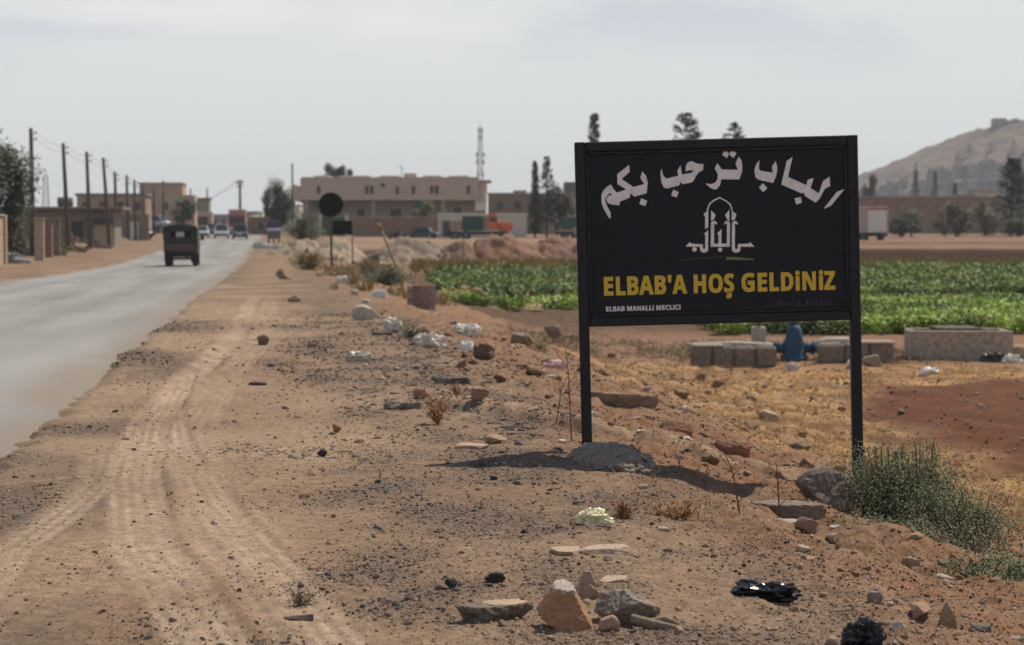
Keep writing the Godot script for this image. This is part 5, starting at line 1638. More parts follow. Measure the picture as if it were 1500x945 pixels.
	for q in [
		["faint_stroke", [1850, -1228, 1840, -1222, 1835, -1232, 1813, -1233, 1800, -1223, 1791, -1232, 1778, -1232, 1777, -1197, 1775, -1232, 1762, -1226, 1756, -1232, 1748, -1224, 1743, -1237, 1750, -1247, 1736, -1240]],
		["faint_stroke", [1738, -1186, 1737, -1230]],
		["faint_stroke", [1722, -1186, 1721, -1229, 1708, -1230, 1702, -1218, 1692, -1229, 1680, -1219, 1675, -1228, 1675, -1184, 1671, -1229, 1658, -1225, 1648, -1234, 1660, -1241, 1670, -1235]],
		["faint_stroke", [1620, -1208, 1611, -1202, 1607, -1211, 1618, -1216, 1623, -1227, 1610, -1237, 1594, -1230, 1601, -1224]],
		["faint_stroke", [1613, -1190, 1616, -1194]],
		["faint_stroke", [1574, -1226, 1565, -1216, 1558, -1226, 1547, -1225]],
		["faint_stroke", [1547, -1213, 1539, -1225, 1529, -1224]],
		["faint_stroke", [1525, -1215, 1523, -1225, 1512, -1224, 1510, -1215, 1507, -1224, 1493, -1224, 1487, -1214, 1482, -1224]],
		["faint_stroke", [1489, -1205, 1493, -1205]],
		["faint_stroke", [1475, -1192, 1474, -1233]],
		["faint_stroke", [1460, -1191, 1459, -1234, 1445, -1235, 1439, -1226, 1436, -1235, 1420, -1236, 1420, -1190]],
		["faint_stroke", [1401, -1221, 1399, -1235, 1362, -1236, 1353, -1226]],
		["faint_stroke", [1380, -1245, 1384, -1246]],
	]:
		b = Buf.new()
		for shape in Geometry2D.offset_polyline(board_poly(q[1]), 0.0028, Geometry2D.JOIN_ROUND, Geometry2D.END_ROUND):
			b.prism(shape, z, z + 0.0015)
		part(q[0], b, faint, t)
	# the Turkish greeting and the council's name
	words(t, "ELBAB'A HOŞ GELDiNiZ", Vector2(0.152, 1.120), 1.696, 0.138, yellow, "yellow_lettering", z)
	words(t, "ELBAB MAHALLi MECLiCi", Vector2(0.164, 1.004), 0.546, 0.036, white, "small_lettering", z)


func words(t: Node3D, text: String, at: Vector2, wide: float, tall: float, m: Material, called: String, z: float) -> void:
	var face := SystemFont.new()
	face.font_names = PackedStringArray(["Droid Sans"])
	face.font_weight = 700
	var fat := FontVariation.new()
	fat.base_font = face
	fat.variation_embolden = 0.7
	var cap := TextMesh.new()
	cap.font = fat; cap.font_size = 96; cap.pixel_size = 0.01; cap.depth = 0.1; cap.text = "E"
	var e := cap.get_aabb()
	var mesh := TextMesh.new()
	mesh.font = fat; mesh.font_size = 96; mesh.pixel_size = 0.01; mesh.depth = 0.1; mesh.text = text
	var box := mesh.get_aabb()
	var o := part(called, mesh, m, t)
	var sx := wide / box.size.x
	var sy := tall / e.size.y
	o.scale = Vector3(sx, sy, 0.02)
	o.position = Vector3(at.x - box.position.x * sx, at.y - e.position.y * sy, z + 0.001)


func build_bushes() -> void:
	var leaf := Color(0.1, 0.122, 0.046)
	creeper("thorn_bush", "dense grey-green bush swallowing the foot of the board's right post", Vector3(2.62, land(2.6, 13.5) - 0.02, -13.5), Vector3(0.54, 0.54, 0.5), 120, 20000, 0.019, leaf)
	creeper("thorn_bush", "right-hand lower lobe of the dense grey-green bush at the right post", Vector3(2.86, land(2.86, 12.9) - 0.02, -12.9), Vector3(0.42, 0.36, 0.42), 80, 10000, 0.018, leaf)
	creeper("thorn_bush", "low green creeping bush spreading down the bank at the right edge", Vector3(2.72, land(2.7, 10.9) - 0.02, -10.95), Vector3(0.42, 0.17, 0.5), 40, 4200, 0.02, Color(0.105, 0.125, 0.05))
	creeper("thorn_bush", "low green creeping growth below the dense bush by the right post", Vector3(2.28, land(2.28, 12.2) - 0.02, -12.15), Vector3(0.46, 0.16, 0.42), 40, 3600, 0.02, Color(0.1, 0.115, 0.045))
	creeper("thorn_bush", "sparse dry green sprawl right of the dense bush", Vector3(2.85, land(2.85, 12.6) - 0.02, -12.6), Vector3(0.35, 0.22, 0.5), 30, 1700, 0.02, Color(0.12, 0.125, 0.06))
	weed("dry_weed", "orange-brown dry weed on the dark gravel, largest of the dry weeds", on(-0.61, 16.2, 0.02), Vector3(0.15, 0.25, 0.12), 620, Color(0.31, 0.15, 0.05))
	weed("dry_weed", "reddish dry weed standing just behind the largest dry weed", on(-0.5, 18.6, 0.02), Vector3(0.1, 0.17, 0.09), 420, Color(0.26, 0.115, 0.05))
	weed("dry_weed", "reddish dry weed just right of the yellowish plastic bag", on(0.62, 11.1, 0.02), Vector3(0.1, 0.12, 0.1), 420, Color(0.24, 0.1, 0.045))
	weed("dry_weed", "sparse straw weed in front of the grey curved concrete mound", on(0.95, 11.3, 0.02), Vector3(0.2, 0.1, 0.16), 420, Color(0.33, 0.17, 0.06))
	weed("dry_weed", "small pale dry weed in the tyre-marked sand at the bottom", on(-0.9, 8.45, 0.01), Vector3(0.08, 0.07, 0.07), 130, Color(0.2, 0.14, 0.09))
	weed("dry_weed", "olive weed clump by the pale stones left of the white bags", on(-1.5, 29.5, 0.02), Vector3(0.3, 0.25, 0.2), 500, Color(0.14, 0.12, 0.05))
	weed("dry_weed", "tan weed beside the grey boulder on the far slope", on(0.5, 32.4, 0.02), Vector3(0.28, 0.22, 0.2), 500, Color(0.2, 0.14, 0.06))
	for q in [[1.36, 11.75, 0.37, -0.1, "dark bare forked twig rising beside the flat stones below the board"], [1.62, 12.0, 0.33, -0.02, "thin upright bare stalk between the forked twig and the dense bush"],
			[0.47, 15.6, 0.72, -0.05, "tall thin dry stalk standing left of the board's left post"], [0.36, 16.6, 0.4, 0.1, "short dry stalk left of the tall thin one"], [1.15, 13.3, 0.22, -0.06, "short reddish stalk right of the curved concrete mound"], [1.27, 13.2, 0.2, 0.05, "second short reddish stalk right of the curved concrete mound"]]:
		var b := Buf.new()
		var lean: float = q[3]
		var h: float = q[2]
		b.tube([Vector3(0, -0.05, 0), Vector3(lean * 0.3, h * 0.35, 0.02), Vector3(lean * 0.5, h * 0.7, -0.01), Vector3(lean, h, 0.01)], [0.007, 0.005, 0.004, 0.002], 6, false)
		for k in 4:
			var s := 0.2 + 0.2 * k
			var side := -1.0 if k % 2 else 1.0
			b.tube([Vector3(lean * s, h * s, 0), Vector3(lean * s + side * h * 0.12, h * (s + 0.16), 0.02 * side)], [0.0035, 0.0015], 5, false)
		solo("dry_stalk", b, mat(Color(0.1, 0.06, 0.04), 0.9), q[4], "stalk", on(q[0], q[1]))


func creeper(called: String, label: String, at: Vector3, r: Vector3, stems: int, n: int, leaf: float, c: Color) -> void:
	var t := thing(called, label, "bush", at)
	var st := Buf.new()
	var b := Buf.new()
	b.tinted = true
	for i in stems:
		var a := rng.randf() * TAU
		var lean := pow(rng.randf(), 0.7)
		var root := Vector3(rng.randfn() * 0.2 * r.x, -0.03, rng.randfn() * 0.2 * r.z)
		var top := root + Vector3(cos(a) * r.x * lean * 0.7, r.y * rng.randf_range(0.75, 1.15) * (1.0 - 0.45 * lean * lean), sin(a) * r.z * lean * 0.7)
		var tip := root + Vector3(cos(a) * r.x * lean * 1.15, r.y * rng.randf_range(0.0, 0.8) * (1.1 - lean * 0.7), sin(a) * r.z * lean * 1.15)
		st.tube([root, root.lerp(top, 0.6), top, top.lerp(tip, 0.6), tip], [0.006, 0.005, 0.004, 0.003, 0.0015], 4, false)
		var w := rng.randf_range(0.75, 1.25)
		var dry := rng.randf() < 0.12
		for k in n / stems:
			var s := rng.randf()
			var p := root.lerp(top, s * 2.0) if s < 0.5 else top.lerp(tip, s * 2.0 - 1.0)
			p += Vector3(rng.randfn(), rng.randfn() * 0.8, rng.randfn()) * 0.06 * (0.5 + r.y)
			p.y = maxf(p.y, -0.01)
			var v := w * rng.randf_range(0.8, 1.2)
			b.tint = Color(v * 1.9, v * 1.2, v * 1.0) if dry else Color(v, v, v)
			b.leaf(p, Vector3(rng.randfn(), rng.randfn() * 0.7 + 0.3, rng.randfn()).normalized() * leaf * rng.randf_range(0.6, 1.3), leaf * 0.6)
	part("stems", st, mat(Color(0.2, 0.15, 0.1), 0.9), t)
	part("foliage", b, leafy(c, 0.6), t)


func weed(called: String, label: String, at: Vector3, r: Vector3, n: int, c: Color) -> void:
	var t := thing(called, label, "weed", at)
	var b := Buf.new()
	b.tinted = true
	var st := Buf.new()
	for i in 14:
		var a := rng.randf() * TAU
		var q := rng.randf_range(0.2, 1.0)
		var tip := Vector3(cos(a) * r.x * q, r.y * rng.randf_range(0.5, 1.05), sin(a) * r.z * q)
		st.tube([Vector3.ZERO, tip * Vector3(0.4, 0.55, 0.4), tip], [0.004, 0.003, 0.0015], 4, false)
		for k in n / 14:
			var s := rng.randf_range(0.25, 1.0)
			var v := rng.randf_range(0.6, 1.35)
			b.tint = Color(v, v, v)
			b.leaf(tip * s + Vector3(rng.randfn(), rng.randfn(), rng.randfn()) * 0.12 * r.x, Vector3(rng.randfn(), rng.randfn() + 0.4, rng.randfn()).normalized() * (0.012 + 0.1 * r.x), 0.006 + 0.03 * r.x)
	part("stems", st, mat(Color(c.r * 0.7, c.g * 0.7, c.b * 0.7), 0.9), t)
	part("leaves", b, leafy(c, 0.4), t)


func stone(called: String, label: String, x: float, d: float, size: Vector3, c: Color, sd: int, cuts := 9, rough := 0.1, turn := 0.0, sink := 0.25, level := 3, group := "", category := "stone", given := []) -> MeshInstance3D:
	var b := Buf.new()
	lump(b, Vector3(0, size.y * (0.5 - sink), 0), size, rough, cuts, sd, level, 1.6, Basis.IDENTITY, given)
	return solo(called, b, mat(c, 0.92, "rock", 2.2 / maxf(size.x, 0.12) * 0.25, 0.7), label, category, on(x, d), turn, group)


func build_stones() -> void:
	# the grey curved mound of old concrete at the left post
	var b := Buf.new()
	var r := RandomNumberGenerator.new()
	r.seed = 4
	lump(b, Vector3(0, 0.0, 0), Vector3(0.56, 0.3, 1.3), 0.1, 0, 71, 5, 2.4)
	solo("concrete_footing", b, mat(Color(0.2, 0.16, 0.125), 0.95, "rock", 3.2, 1.6), "grey rounded lump of rough concrete around the foot of the board's left post", "footing", on(0.7, 13.85), 0.23)
	var agg := Buf.new()
	for i in 170:
		var q := Vector3(rng.randfn(), absf(rng.randfn()), rng.randfn()).normalized() * Vector3(0.275, 0.145, 0.64)
		lump(agg, q, Vector3(1, 0.7, 0.9) * rng.randf_range(0.02, 0.055), 0.1, 7, 600 + i, 1)
	part("aggregate", agg, mat(Color(0.23, 0.19, 0.15), 0.95, "rock", 4.0, 0.6), get_child(get_child_count() - 1)).set_meta("kind", "stuff")
	stone("footing_stone", "dark rounded boulder beside the dense bush at the board's right post", 2.12, 13.35, Vector3(0.36, 0.32, 0.36), Color(0.13, 0.1, 0.082), 12, 6, 0.12, 0.3, 0.1, 3, "", "boulder")
	stone("flat_stone", "long flat grey stone slab lying left of the boulder at the right post", 1.7, 12.3, Vector3(0.5, 0.11, 0.26), Color(0.17, 0.135, 0.105), 31, 10, 0.15, -0.12, 0.35)
	stone("flat_stone", "pale thin flat stone in front of the long flat slab by the bush", 1.62, 11.85, Vector3(0.24, 0.055, 0.14), Color(0.31, 0.25, 0.2), 33, 10, 0.12, 0.1, 0.35)
	stone("flat_stone", "small pale flat stone in the shade at the edge of the dense bush", 1.98, 12.05, Vector3(0.12, 0.045, 0.09), Color(0.33, 0.28, 0.24), 35, 9, 0.05, 0.3, 0.2)
	stone("broken_stone", "squarish reddish brown stone just below the bush's left side", 1.69, 11.35, Vector3(0.14, 0.12, 0.13), Color(0.22, 0.135, 0.1), 37, 8, 0.06, 0.4, 0.2)
	stone("broken_stone", "small brown stone right beside the squarish reddish one", 1.83, 11.3, Vector3(0.09, 0.06, 0.08), Color(0.25, 0.17, 0.13), 38, 8, 0.06, 0.9, 0.2)
	# bottom of the picture
	var o := stone("orange_rock", "large orange-tan broken rock with a white chipped top at the bottom", 0.215, 7.93, Vector3(0.235, 0.2, 0.2), Color(0.3, 0.16, 0.085), 40, 5, 0.09, 0.0, 0.06, 5, "", "stone", [[Vector3(0, -1, 0), 0.5], [Vector3(0.05, 1, 0.42).normalized(), 0.5], [Vector3(-0.85, 0.45, 0.15).normalized(), 0.36], [Vector3(0.85, 0.4, 0.05).normalized(), 0.36], [Vector3(-0.35, 0.3, 0.9).normalized(), 0.42], [Vector3(0.5, 0.25, 0.85).normalized(), 0.45], [Vector3(0, 0.3, -1).normalized(), 0.45]])
	b = Buf.new()
	lump(b, Vector3(-0.006, 0.168, 0.016), Vector3(0.098, 0.026, 0.085), 0.25, 5, 46, 4, 1.6, Basis(Vector3.RIGHT, 0.4))
	part("white_chip", b, mat(Color(0.42, 0.36, 0.32), 0.85, "rock", 3.0, 0.5), o, "white chipped top of the rock")
	b = Buf.new()
	b.frustum(Rect2(-0.05, -0.045, 0.1, 0.09), -0.02, Rect2(-0.012, -0.01, 0.02, 0.02), 0.115)
	lump(b, Vector3(0, 0.03, 0), Vector3(0.115, 0.09, 0.1), 0.08, 8, 45, 2)
	solo("pointed_rock", b, mat(Color(0.3, 0.2, 0.145), 0.95, "rock", 3.0, 0.8), "small pointed pyramid-like rock behind the large orange rock", "stone", on(0.325, 8.55), 0.5)
	stone("grey_rock", "rough grey jagged rock right of the large orange rock", 0.475, 8.08, Vector3(0.27, 0.16, 0.2), Color(0.2, 0.165, 0.135), 46, 8, 0.17, -0.3, 0.2, 4)
	stone("broken_stone", "small pinkish stone wedged between the orange and the grey rock", 0.385, 7.86, Vector3(0.085, 0.075, 0.07), Color(0.31, 0.2, 0.155), 47, 9, 0.06, 0.3, 0.15)
	o = stone("asphalt_chunk", "flat dark broken asphalt chunk left of the large orange rock", -0.075, 8.12, Vector3(0.33, 0.09, 0.2), Color(0.13, 0.105, 0.085), 48, 6, 0.26, 0.1, 0.3, 4)
	b = Buf.new(); lump(b, Vector3(0.05, 0.048, -0.02), Vector3(0.2, 0.03, 0.13), 0.06, 10, 49, 3)
	part("pale_top", b, mat(Color(0.35, 0.26, 0.185), 0.95, "rock", 2.5, 0.5), o, "smooth sandy top of the chunk")
	b = Buf.new()
	b.tube([Vector3(-0.1, 0.05, 0.02), Vector3(-0.03, 0.035, 0.05), Vector3(0.06, 0.02, 0.06), Vector3(0.16, 0.012, 0.1)], [0.02, 0.022, 0.016, 0.006], 8)
	b.tube([Vector3(-0.04, 0.04, 0.05), Vector3(0.03, 0.05, 0.03), Vector3(0.09, 0.03, 0.04)], [0.014, 0.012, 0.006], 7)
	solo("dead_root", b, mat(Color(0.2, 0.15, 0.11), 0.95, "rock", 3.0, 1.0), "twisted grey dead root in front of the rough grey rock", "root", on(0.58, 7.95, 0.01))
	stone("sandstone_slab", "left plate of the cracked flat slab below the yellowish bag", 0.285, 9.82, Vector3(0.17, 0.04, 0.18), Color(0.35, 0.26, 0.19), 51, 10, 0.05, 0.4, 0.3)
	stone("sandstone_slab", "right, larger plate of the cracked flat slab below the yellowish bag", 0.455, 9.86, Vector3(0.27, 0.045, 0.2), Color(0.35, 0.26, 0.19), 52, 10, 0.05, -0.1, 0.3)
	stone("sandstone_slab", "small flat slab lying behind the pointed rock", 0.46, 9.0, Vector3(0.16, 0.03, 0.15), Color(0.34, 0.25, 0.19), 53, 10, 0.05, 0.2, 0.3)
	stone("dark_clod", "ragged black clod, larger of two left of the pointed rock", -0.08, 8.95, Vector3(0.1, 0.055, 0.08), Color(0.035, 0.032, 0.03), 54, 5, 0.25, 0.2, 0.15, 3, "", "clod")
	stone("dark_clod", "ragged black clod, smaller and left of the two left of the pointed rock", -0.27, 8.78, Vector3(0.055, 0.045, 0.05), Color(0.035, 0.032, 0.03), 55, 5, 0.25, 0.2, 0.15, 3, "", "clod")
	stone("dark_clod", "blackish clod with a pale chip near the middle of the gravel patch", 0.07, 10.4, Vector3(0.045, 0.03, 0.04), Color(0.04, 0.035, 0.035), 56, 5, 0.25, 0.2, 0.15, 3, "", "clod")
	stone("white_stone", "flat whitish stone with a split face at the bottom right", 1.66, 8.5, Vector3(0.105, 0.065, 0.09), Color(0.44, 0.38, 0.32), 57, 8, 0.06, 0.3, 0.2)
	stone("broken_stone", "rounded tan stone between the whitish stone and the tall one", 1.82, 8.82, Vector3(0.12, 0.075, 0.1), Color(0.28, 0.18, 0.12), 58, 8, 0.07, 0.7, 0.2)
	stone("standing_stone", "tallest upright tan stone at the bottom right", 1.92, 8.68, Vector3(0.085, 0.16, 0.08), Color(0.27, 0.185, 0.125), 59, 9, 0.07, 0.5, 0.2)
	stone("broken_stone", "small dark grey stone right of the upright tan stone", 2.02, 8.5, Vector3(0.1, 0.05, 0.08), Color(0.13, 0.105, 0.09), 60, 8, 0.08, 0.2, 0.2)
	stone("broken_stone", "flat grey-brown stone at the right end of the bottom right stones", 2.15, 8.55, Vector3(0.13, 0.05, 0.1), Color(0.22, 0.17, 0.14), 61, 8, 0.08, 0.1, 0.2)
	stone("broken_stone", "pale angular stone left of the black bag at the bottom edge", 1.27, 7.82, Vector3(0.05, 0.06, 0.05), Color(0.32, 0.24, 0.19), 62, 8, 0.08, 0.1, 0.2)
	stone("broken_stone", "dark stone with a pale side behind the whitish stone at bottom right", 1.66, 9.05, Vector3(0.075, 0.07, 0.07), Color(0.2, 0.165, 0.14), 63, 8, 0.08, 0.1, 0.2)
	# middle distance
	stone("brown_stone", "lone brown stone on the sandy verge near the road", -3.43, 27.4, Vector3(0.17, 0.17, 0.15), Color(0.2, 0.12, 0.085), 64, 8, 0.08, 0.2, 0.15)
	stone("dome_stone", "pale dome-shaped boulder on the shoulder left of the brick pillar", -2.63, 35.2, Vector3(0.42, 0.32, 0.4), Color(0.4, 0.36, 0.32), 65, 4, 0.05, 0.2, 0.15, 3, "", "boulder")
	stone("grey_boulder", "brownish grey boulder near the far slope weeds, left of the two", 0.2, 33.8, Vector3(0.4, 0.24, 0.35), Color(0.2, 0.155, 0.12), 66, 8, 0.1, 0.2, 0.15, 3, "", "boulder")
	stone("grey_boulder", "rounded grey-brown boulder just left of the board's left post on the far slope", 0.86, 41.5, Vector3(0.36, 0.32, 0.3), Color(0.2, 0.15, 0.115), 67, 6, 0.08, 0.2, 0.15, 3, "", "boulder")
	stone("earth_clod", "dark brown lumpy clod of earth below the white bags", -0.36, 25.6, Vector3(0.32, 0.24, 0.3), Color(0.12, 0.07, 0.048), 68, 6, 0.18, 0.2, 0.15, 3, "", "clod")
	stone("brown_stone", "small dark stone farthest up the shoulder near the round sign", -4.85, 44.3, Vector3(0.3, 0.17, 0.25), Color(0.15, 0.11, 0.085), 69, 8, 0.1, 0.2, 0.15)
	stone("brown_stone", "rough tan boulder at the foot of the blank sign", -7.9, 69.0, Vector3(0.6, 0.5, 0.5), Color(0.27, 0.19, 0.13), 70, 7, 0.12, 0.2, 0.15)
	stone("leaning_slab", "long tan slab of hardened soil lying aslant just right of the left post", 1.12, 20.3, Vector3(0.85, 0.17, 0.3), Color(0.22, 0.145, 0.095), 72, 10, 0.16, -0.5, 0.3, 3, "", "slab")
	stone("asphalt_chunk", "dark flat asphalt slab with a sandy top left of the largest dry weed", -0.96, 17.55, Vector3(0.36, 0.09, 0.24), Color(0.15, 0.125, 0.1), 73, 8, 0.1, 0.05, 0.2)
	stone("asphalt_chunk", "wide flat dark asphalt slab beyond the largest dry weed", -0.62, 20.6, Vector3(0.42, 0.1, 0.3), Color(0.1, 0.085, 0.075), 74, 8, 0.12, 0.1, 0.25)
	stone("asphalt_chunk", "thin dark asphalt piece on the sandy shoulder left of the slabs", -1.95, 29.8, Vector3(0.32, 0.06, 0.12), Color(0.09, 0.07, 0.06), 75, 8, 0.12, 0.0, 0.2)
	stone("reddish_stone", "pointed reddish stone above the dark flat asphalt slab", -0.85, 18.7, Vector3(0.19, 0.13, 0.16), Color(0.24, 0.14, 0.095), 76, 9, 0.07, 0.3, 0.15)
	stone("reddish_stone", "reddish brown pyramid-shaped stone right of the largest dry weed", -0.28, 17.6, Vector3(0.17, 0.14, 0.16), Color(0.23, 0.145, 0.1), 77, 10, 0.06, 0.3, 0.15)
	stone("reddish_stone", "small reddish upright stone alone on the brown shoulder", -1.37, 15.5, Vector3(0.07, 0.09, 0.06), Color(0.25, 0.125, 0.075), 78, 9, 0.06, 0.3, 0.15)
	stone("dark_clod", "black tarry clod with crumbs on the brown shoulder", -1.33, 13.9, Vector3(0.075, 0.06, 0.06), Color(0.03, 0.033, 0.035), 79, 5, 0.25, 0.2, 0.15, 3, "", "clod")
	stone("dark_clod", "thin dark clod lying on the sandy tyre marks near the road", -2.6, 20.3, Vector3(0.19, 0.04, 0.08), Color(0.07, 0.05, 0.04), 80, 6, 0.2, 0.1, 0.15, 3, "", "clod")
	stone("tan_slab", "pale smooth flat slab flush with the shoulder left of the left post", -0.3, 14.5, Vector3(0.26, 0.04, 0.25), Color(0.33, 0.235, 0.165), 81, 10, 0.05, 0.1, 0.3)
	stone("tan_slab", "raised tan rock edge right of the pale smooth flat slab", -0.12, 14.75, Vector3(0.17, 0.08, 0.15), Color(0.28, 0.2, 0.135), 82, 9, 0.08, 0.1, 0.25)
	stone("straw_stone", "lone tan stone in the dry stubble seen under the board", 3.1, 24.0, Vector3(0.26, 0.17, 0.2), Color(0.36, 0.24, 0.16), 83, 9, 0.07, 0.1, 0.2)
	stone("straw_stone", "white stone at the foot of the low wall beside the board's right post", 6.05, 35.4, Vector3(0.2, 0.22, 0.2), Color(0.6, 0.55, 0.5), 84, 8, 0.07, 0.1, 0.2)
	stone("straw_stone", "tan angular stone at the foot of the low dark wall right of the post", 6.5, 35.9, Vector3(0.4, 0.3, 0.3), Color(0.3, 0.2, 0.14), 85, 9, 0.07, 0.1, 0.2)
	stone("earth_clod", "brown earth clod, left of the two behind the board's right post", 2.25, 16.6, Vector3(0.19, 0.13, 0.17), Color(0.17, 0.09, 0.06), 86, 7, 0.15, 0.1, 0.2, 3, "", "clod")
	stone("earth_clod", "brown earth clod, right of the two behind the board's right post", 2.47, 16.6, Vector3(0.16, 0.16, 0.15), Color(0.16, 0.085, 0.058), 87, 7, 0.15, 0.4, 0.2, 3, "", "clod")
	stone("earth_clod", "long red-brown earth clod in the gully below the board", 1.85, 17.0, Vector3(0.42, 0.19, 0.3), Color(0.21, 0.105, 0.066), 88, 7, 0.14, -0.4, 0.2, 3, "", "clod")
	stone("earth_clod", "broad red-brown earth clod with a flat top in the gully below the board", 1.45, 17.8, Vector3(0.36, 0.22, 0.3), Color(0.2, 0.1, 0.062), 89, 7, 0.14, 0.2, 0.2, 3, "", "clod")
	# loose stones of the slope: nothing tells them apart
	var tones := [Color(0.26, 0.16, 0.11), Color(0.2, 0.15, 0.12), Color(0.3, 0.2, 0.14), Color(0.15, 0.115, 0.095), Color(0.34, 0.26, 0.2)]
	var seeds: Array[MeshInstance3D] = []
	for i in 90:
		var d := 8.5 * pow(30.0 / 8.5, rng.randf())
		var s := rng.randf_range(0.3, 5.0) if i % 4 else rng.randf_range(-1.4, 0.4)
		var x := 1.4 - 0.117 * d + s
		if absf(x / d) > 0.26 or redness(x, d) > 0.3:
			continue
		if seeds.size() < 10:
			var w := rng.randf_range(0.045, 0.1)
			seeds.append(stone("loose_stone", "small angular brownish stone scattered on the gravelly slope", x, d, Vector3(w, w * 0.62, w * 0.9), tones[seeds.size() % 5], 200 + i, 9, 0.09, rng.randf() * TAU, 0.4, 2, "loose stones on the slope"))
		else:
			copy(seeds[i % seeds.size()], on(x, d), rng.randf() * TAU, "small angular brownish stone scattered on the gravelly slope", Vector3.ONE * rng.randf_range(0.55, 1.5))

	var clods: Array[MeshInstance3D] = []
	for i in 150:
		var d := 14.0 * pow(40.0 / 14.0, rng.randf())
		var x := 1.4 - 0.117 * d + rng.randf_range(0.6, 5.5)
		if x / d > 0.25 or redness(x, d) > 0.3 or rng.randf() > 0.55 + noise_b.get_noise_2d(x * 60, d * 30) * 2.0:
			continue
		if clods.size() < 8:
			var w := rng.randf_range(0.12, 0.24)
			clods.append(stone("bank_clod", "crumbly red-brown clod of earth among many on the broken bank", x, d, Vector3(w, w * 0.6, w * 0.85), Color(0.17, 0.088, 0.05).lerp(Color(0.2, 0.13, 0.085), rng.randf()), 400 + i, 7, 0.16, rng.randf() * TAU, 0.25, 2, "earth clods on the bank", "clod"))
		else:
			copy(clods[i % clods.size()], on(x, d, 0.01), rng.randf() * TAU, "crumbly red-brown clod of earth among many on the broken bank", Vector3.ONE * rng.randf_range(0.4, 1.3))


func bag(called: String, label: String, category: String, x: float, d: float, size: Vector3, c: Color, sd: int, shine := 0.45, glow := 0.4, turn := 0.0) -> void:
	var b := Buf.new()
	if not balls.has(3):
		balls[3] = ball(3)
	var ps := []
	for p: Vector3 in balls[3][0]:
		var n1 := noise_a.get_noise_3d(p.x * 90 + sd * 40, p.y * 90, p.z * 90)
		var n2 := noise_a.get_noise_3d(p.x * 150 + sd * 11, p.y * 150, p.z * 150)
		var n3 := noise_a.get_noise_3d(p.x * 330 + sd * 7, p.y * 330, p.z * 330)
		var k := 0.94 + 0.42 * n1 - 0.62 * absf(n2) + 0.06 * absf(n3)
		k /= pow(pow(absf(p.x), 3.0) + pow(absf(p.y), 3.0) + pow(absf(p.z), 3.0), 0.26)
		var q := p * k * size * 0.5
		q.y = maxf(q.y, -size.y * 0.28)
		ps.append(q + Vector3(0, size.y * 0.26, 0))
	var ts: Array = balls[3][1]
	for i in range(0, ts.size(), 3):
		b.face([ps[ts[i]], ps[ts[i + 1]], ps[ts[i + 2]]], (ps[ts[i]] + ps[ts[i + 1]] + ps[ts[i + 2]]) / 3.0 - Vector3(0, size.y * 0.26, 0))
	var m := mat(c, shine)
	if glow > 0.0:
		m.backlight_enabled = true
		m.backlight = Color(c.r * glow, c.g * glow, c.b * glow).linear_to_srgb()
	solo(called, b, m, label, category, on(x, d, 0.005), turn)


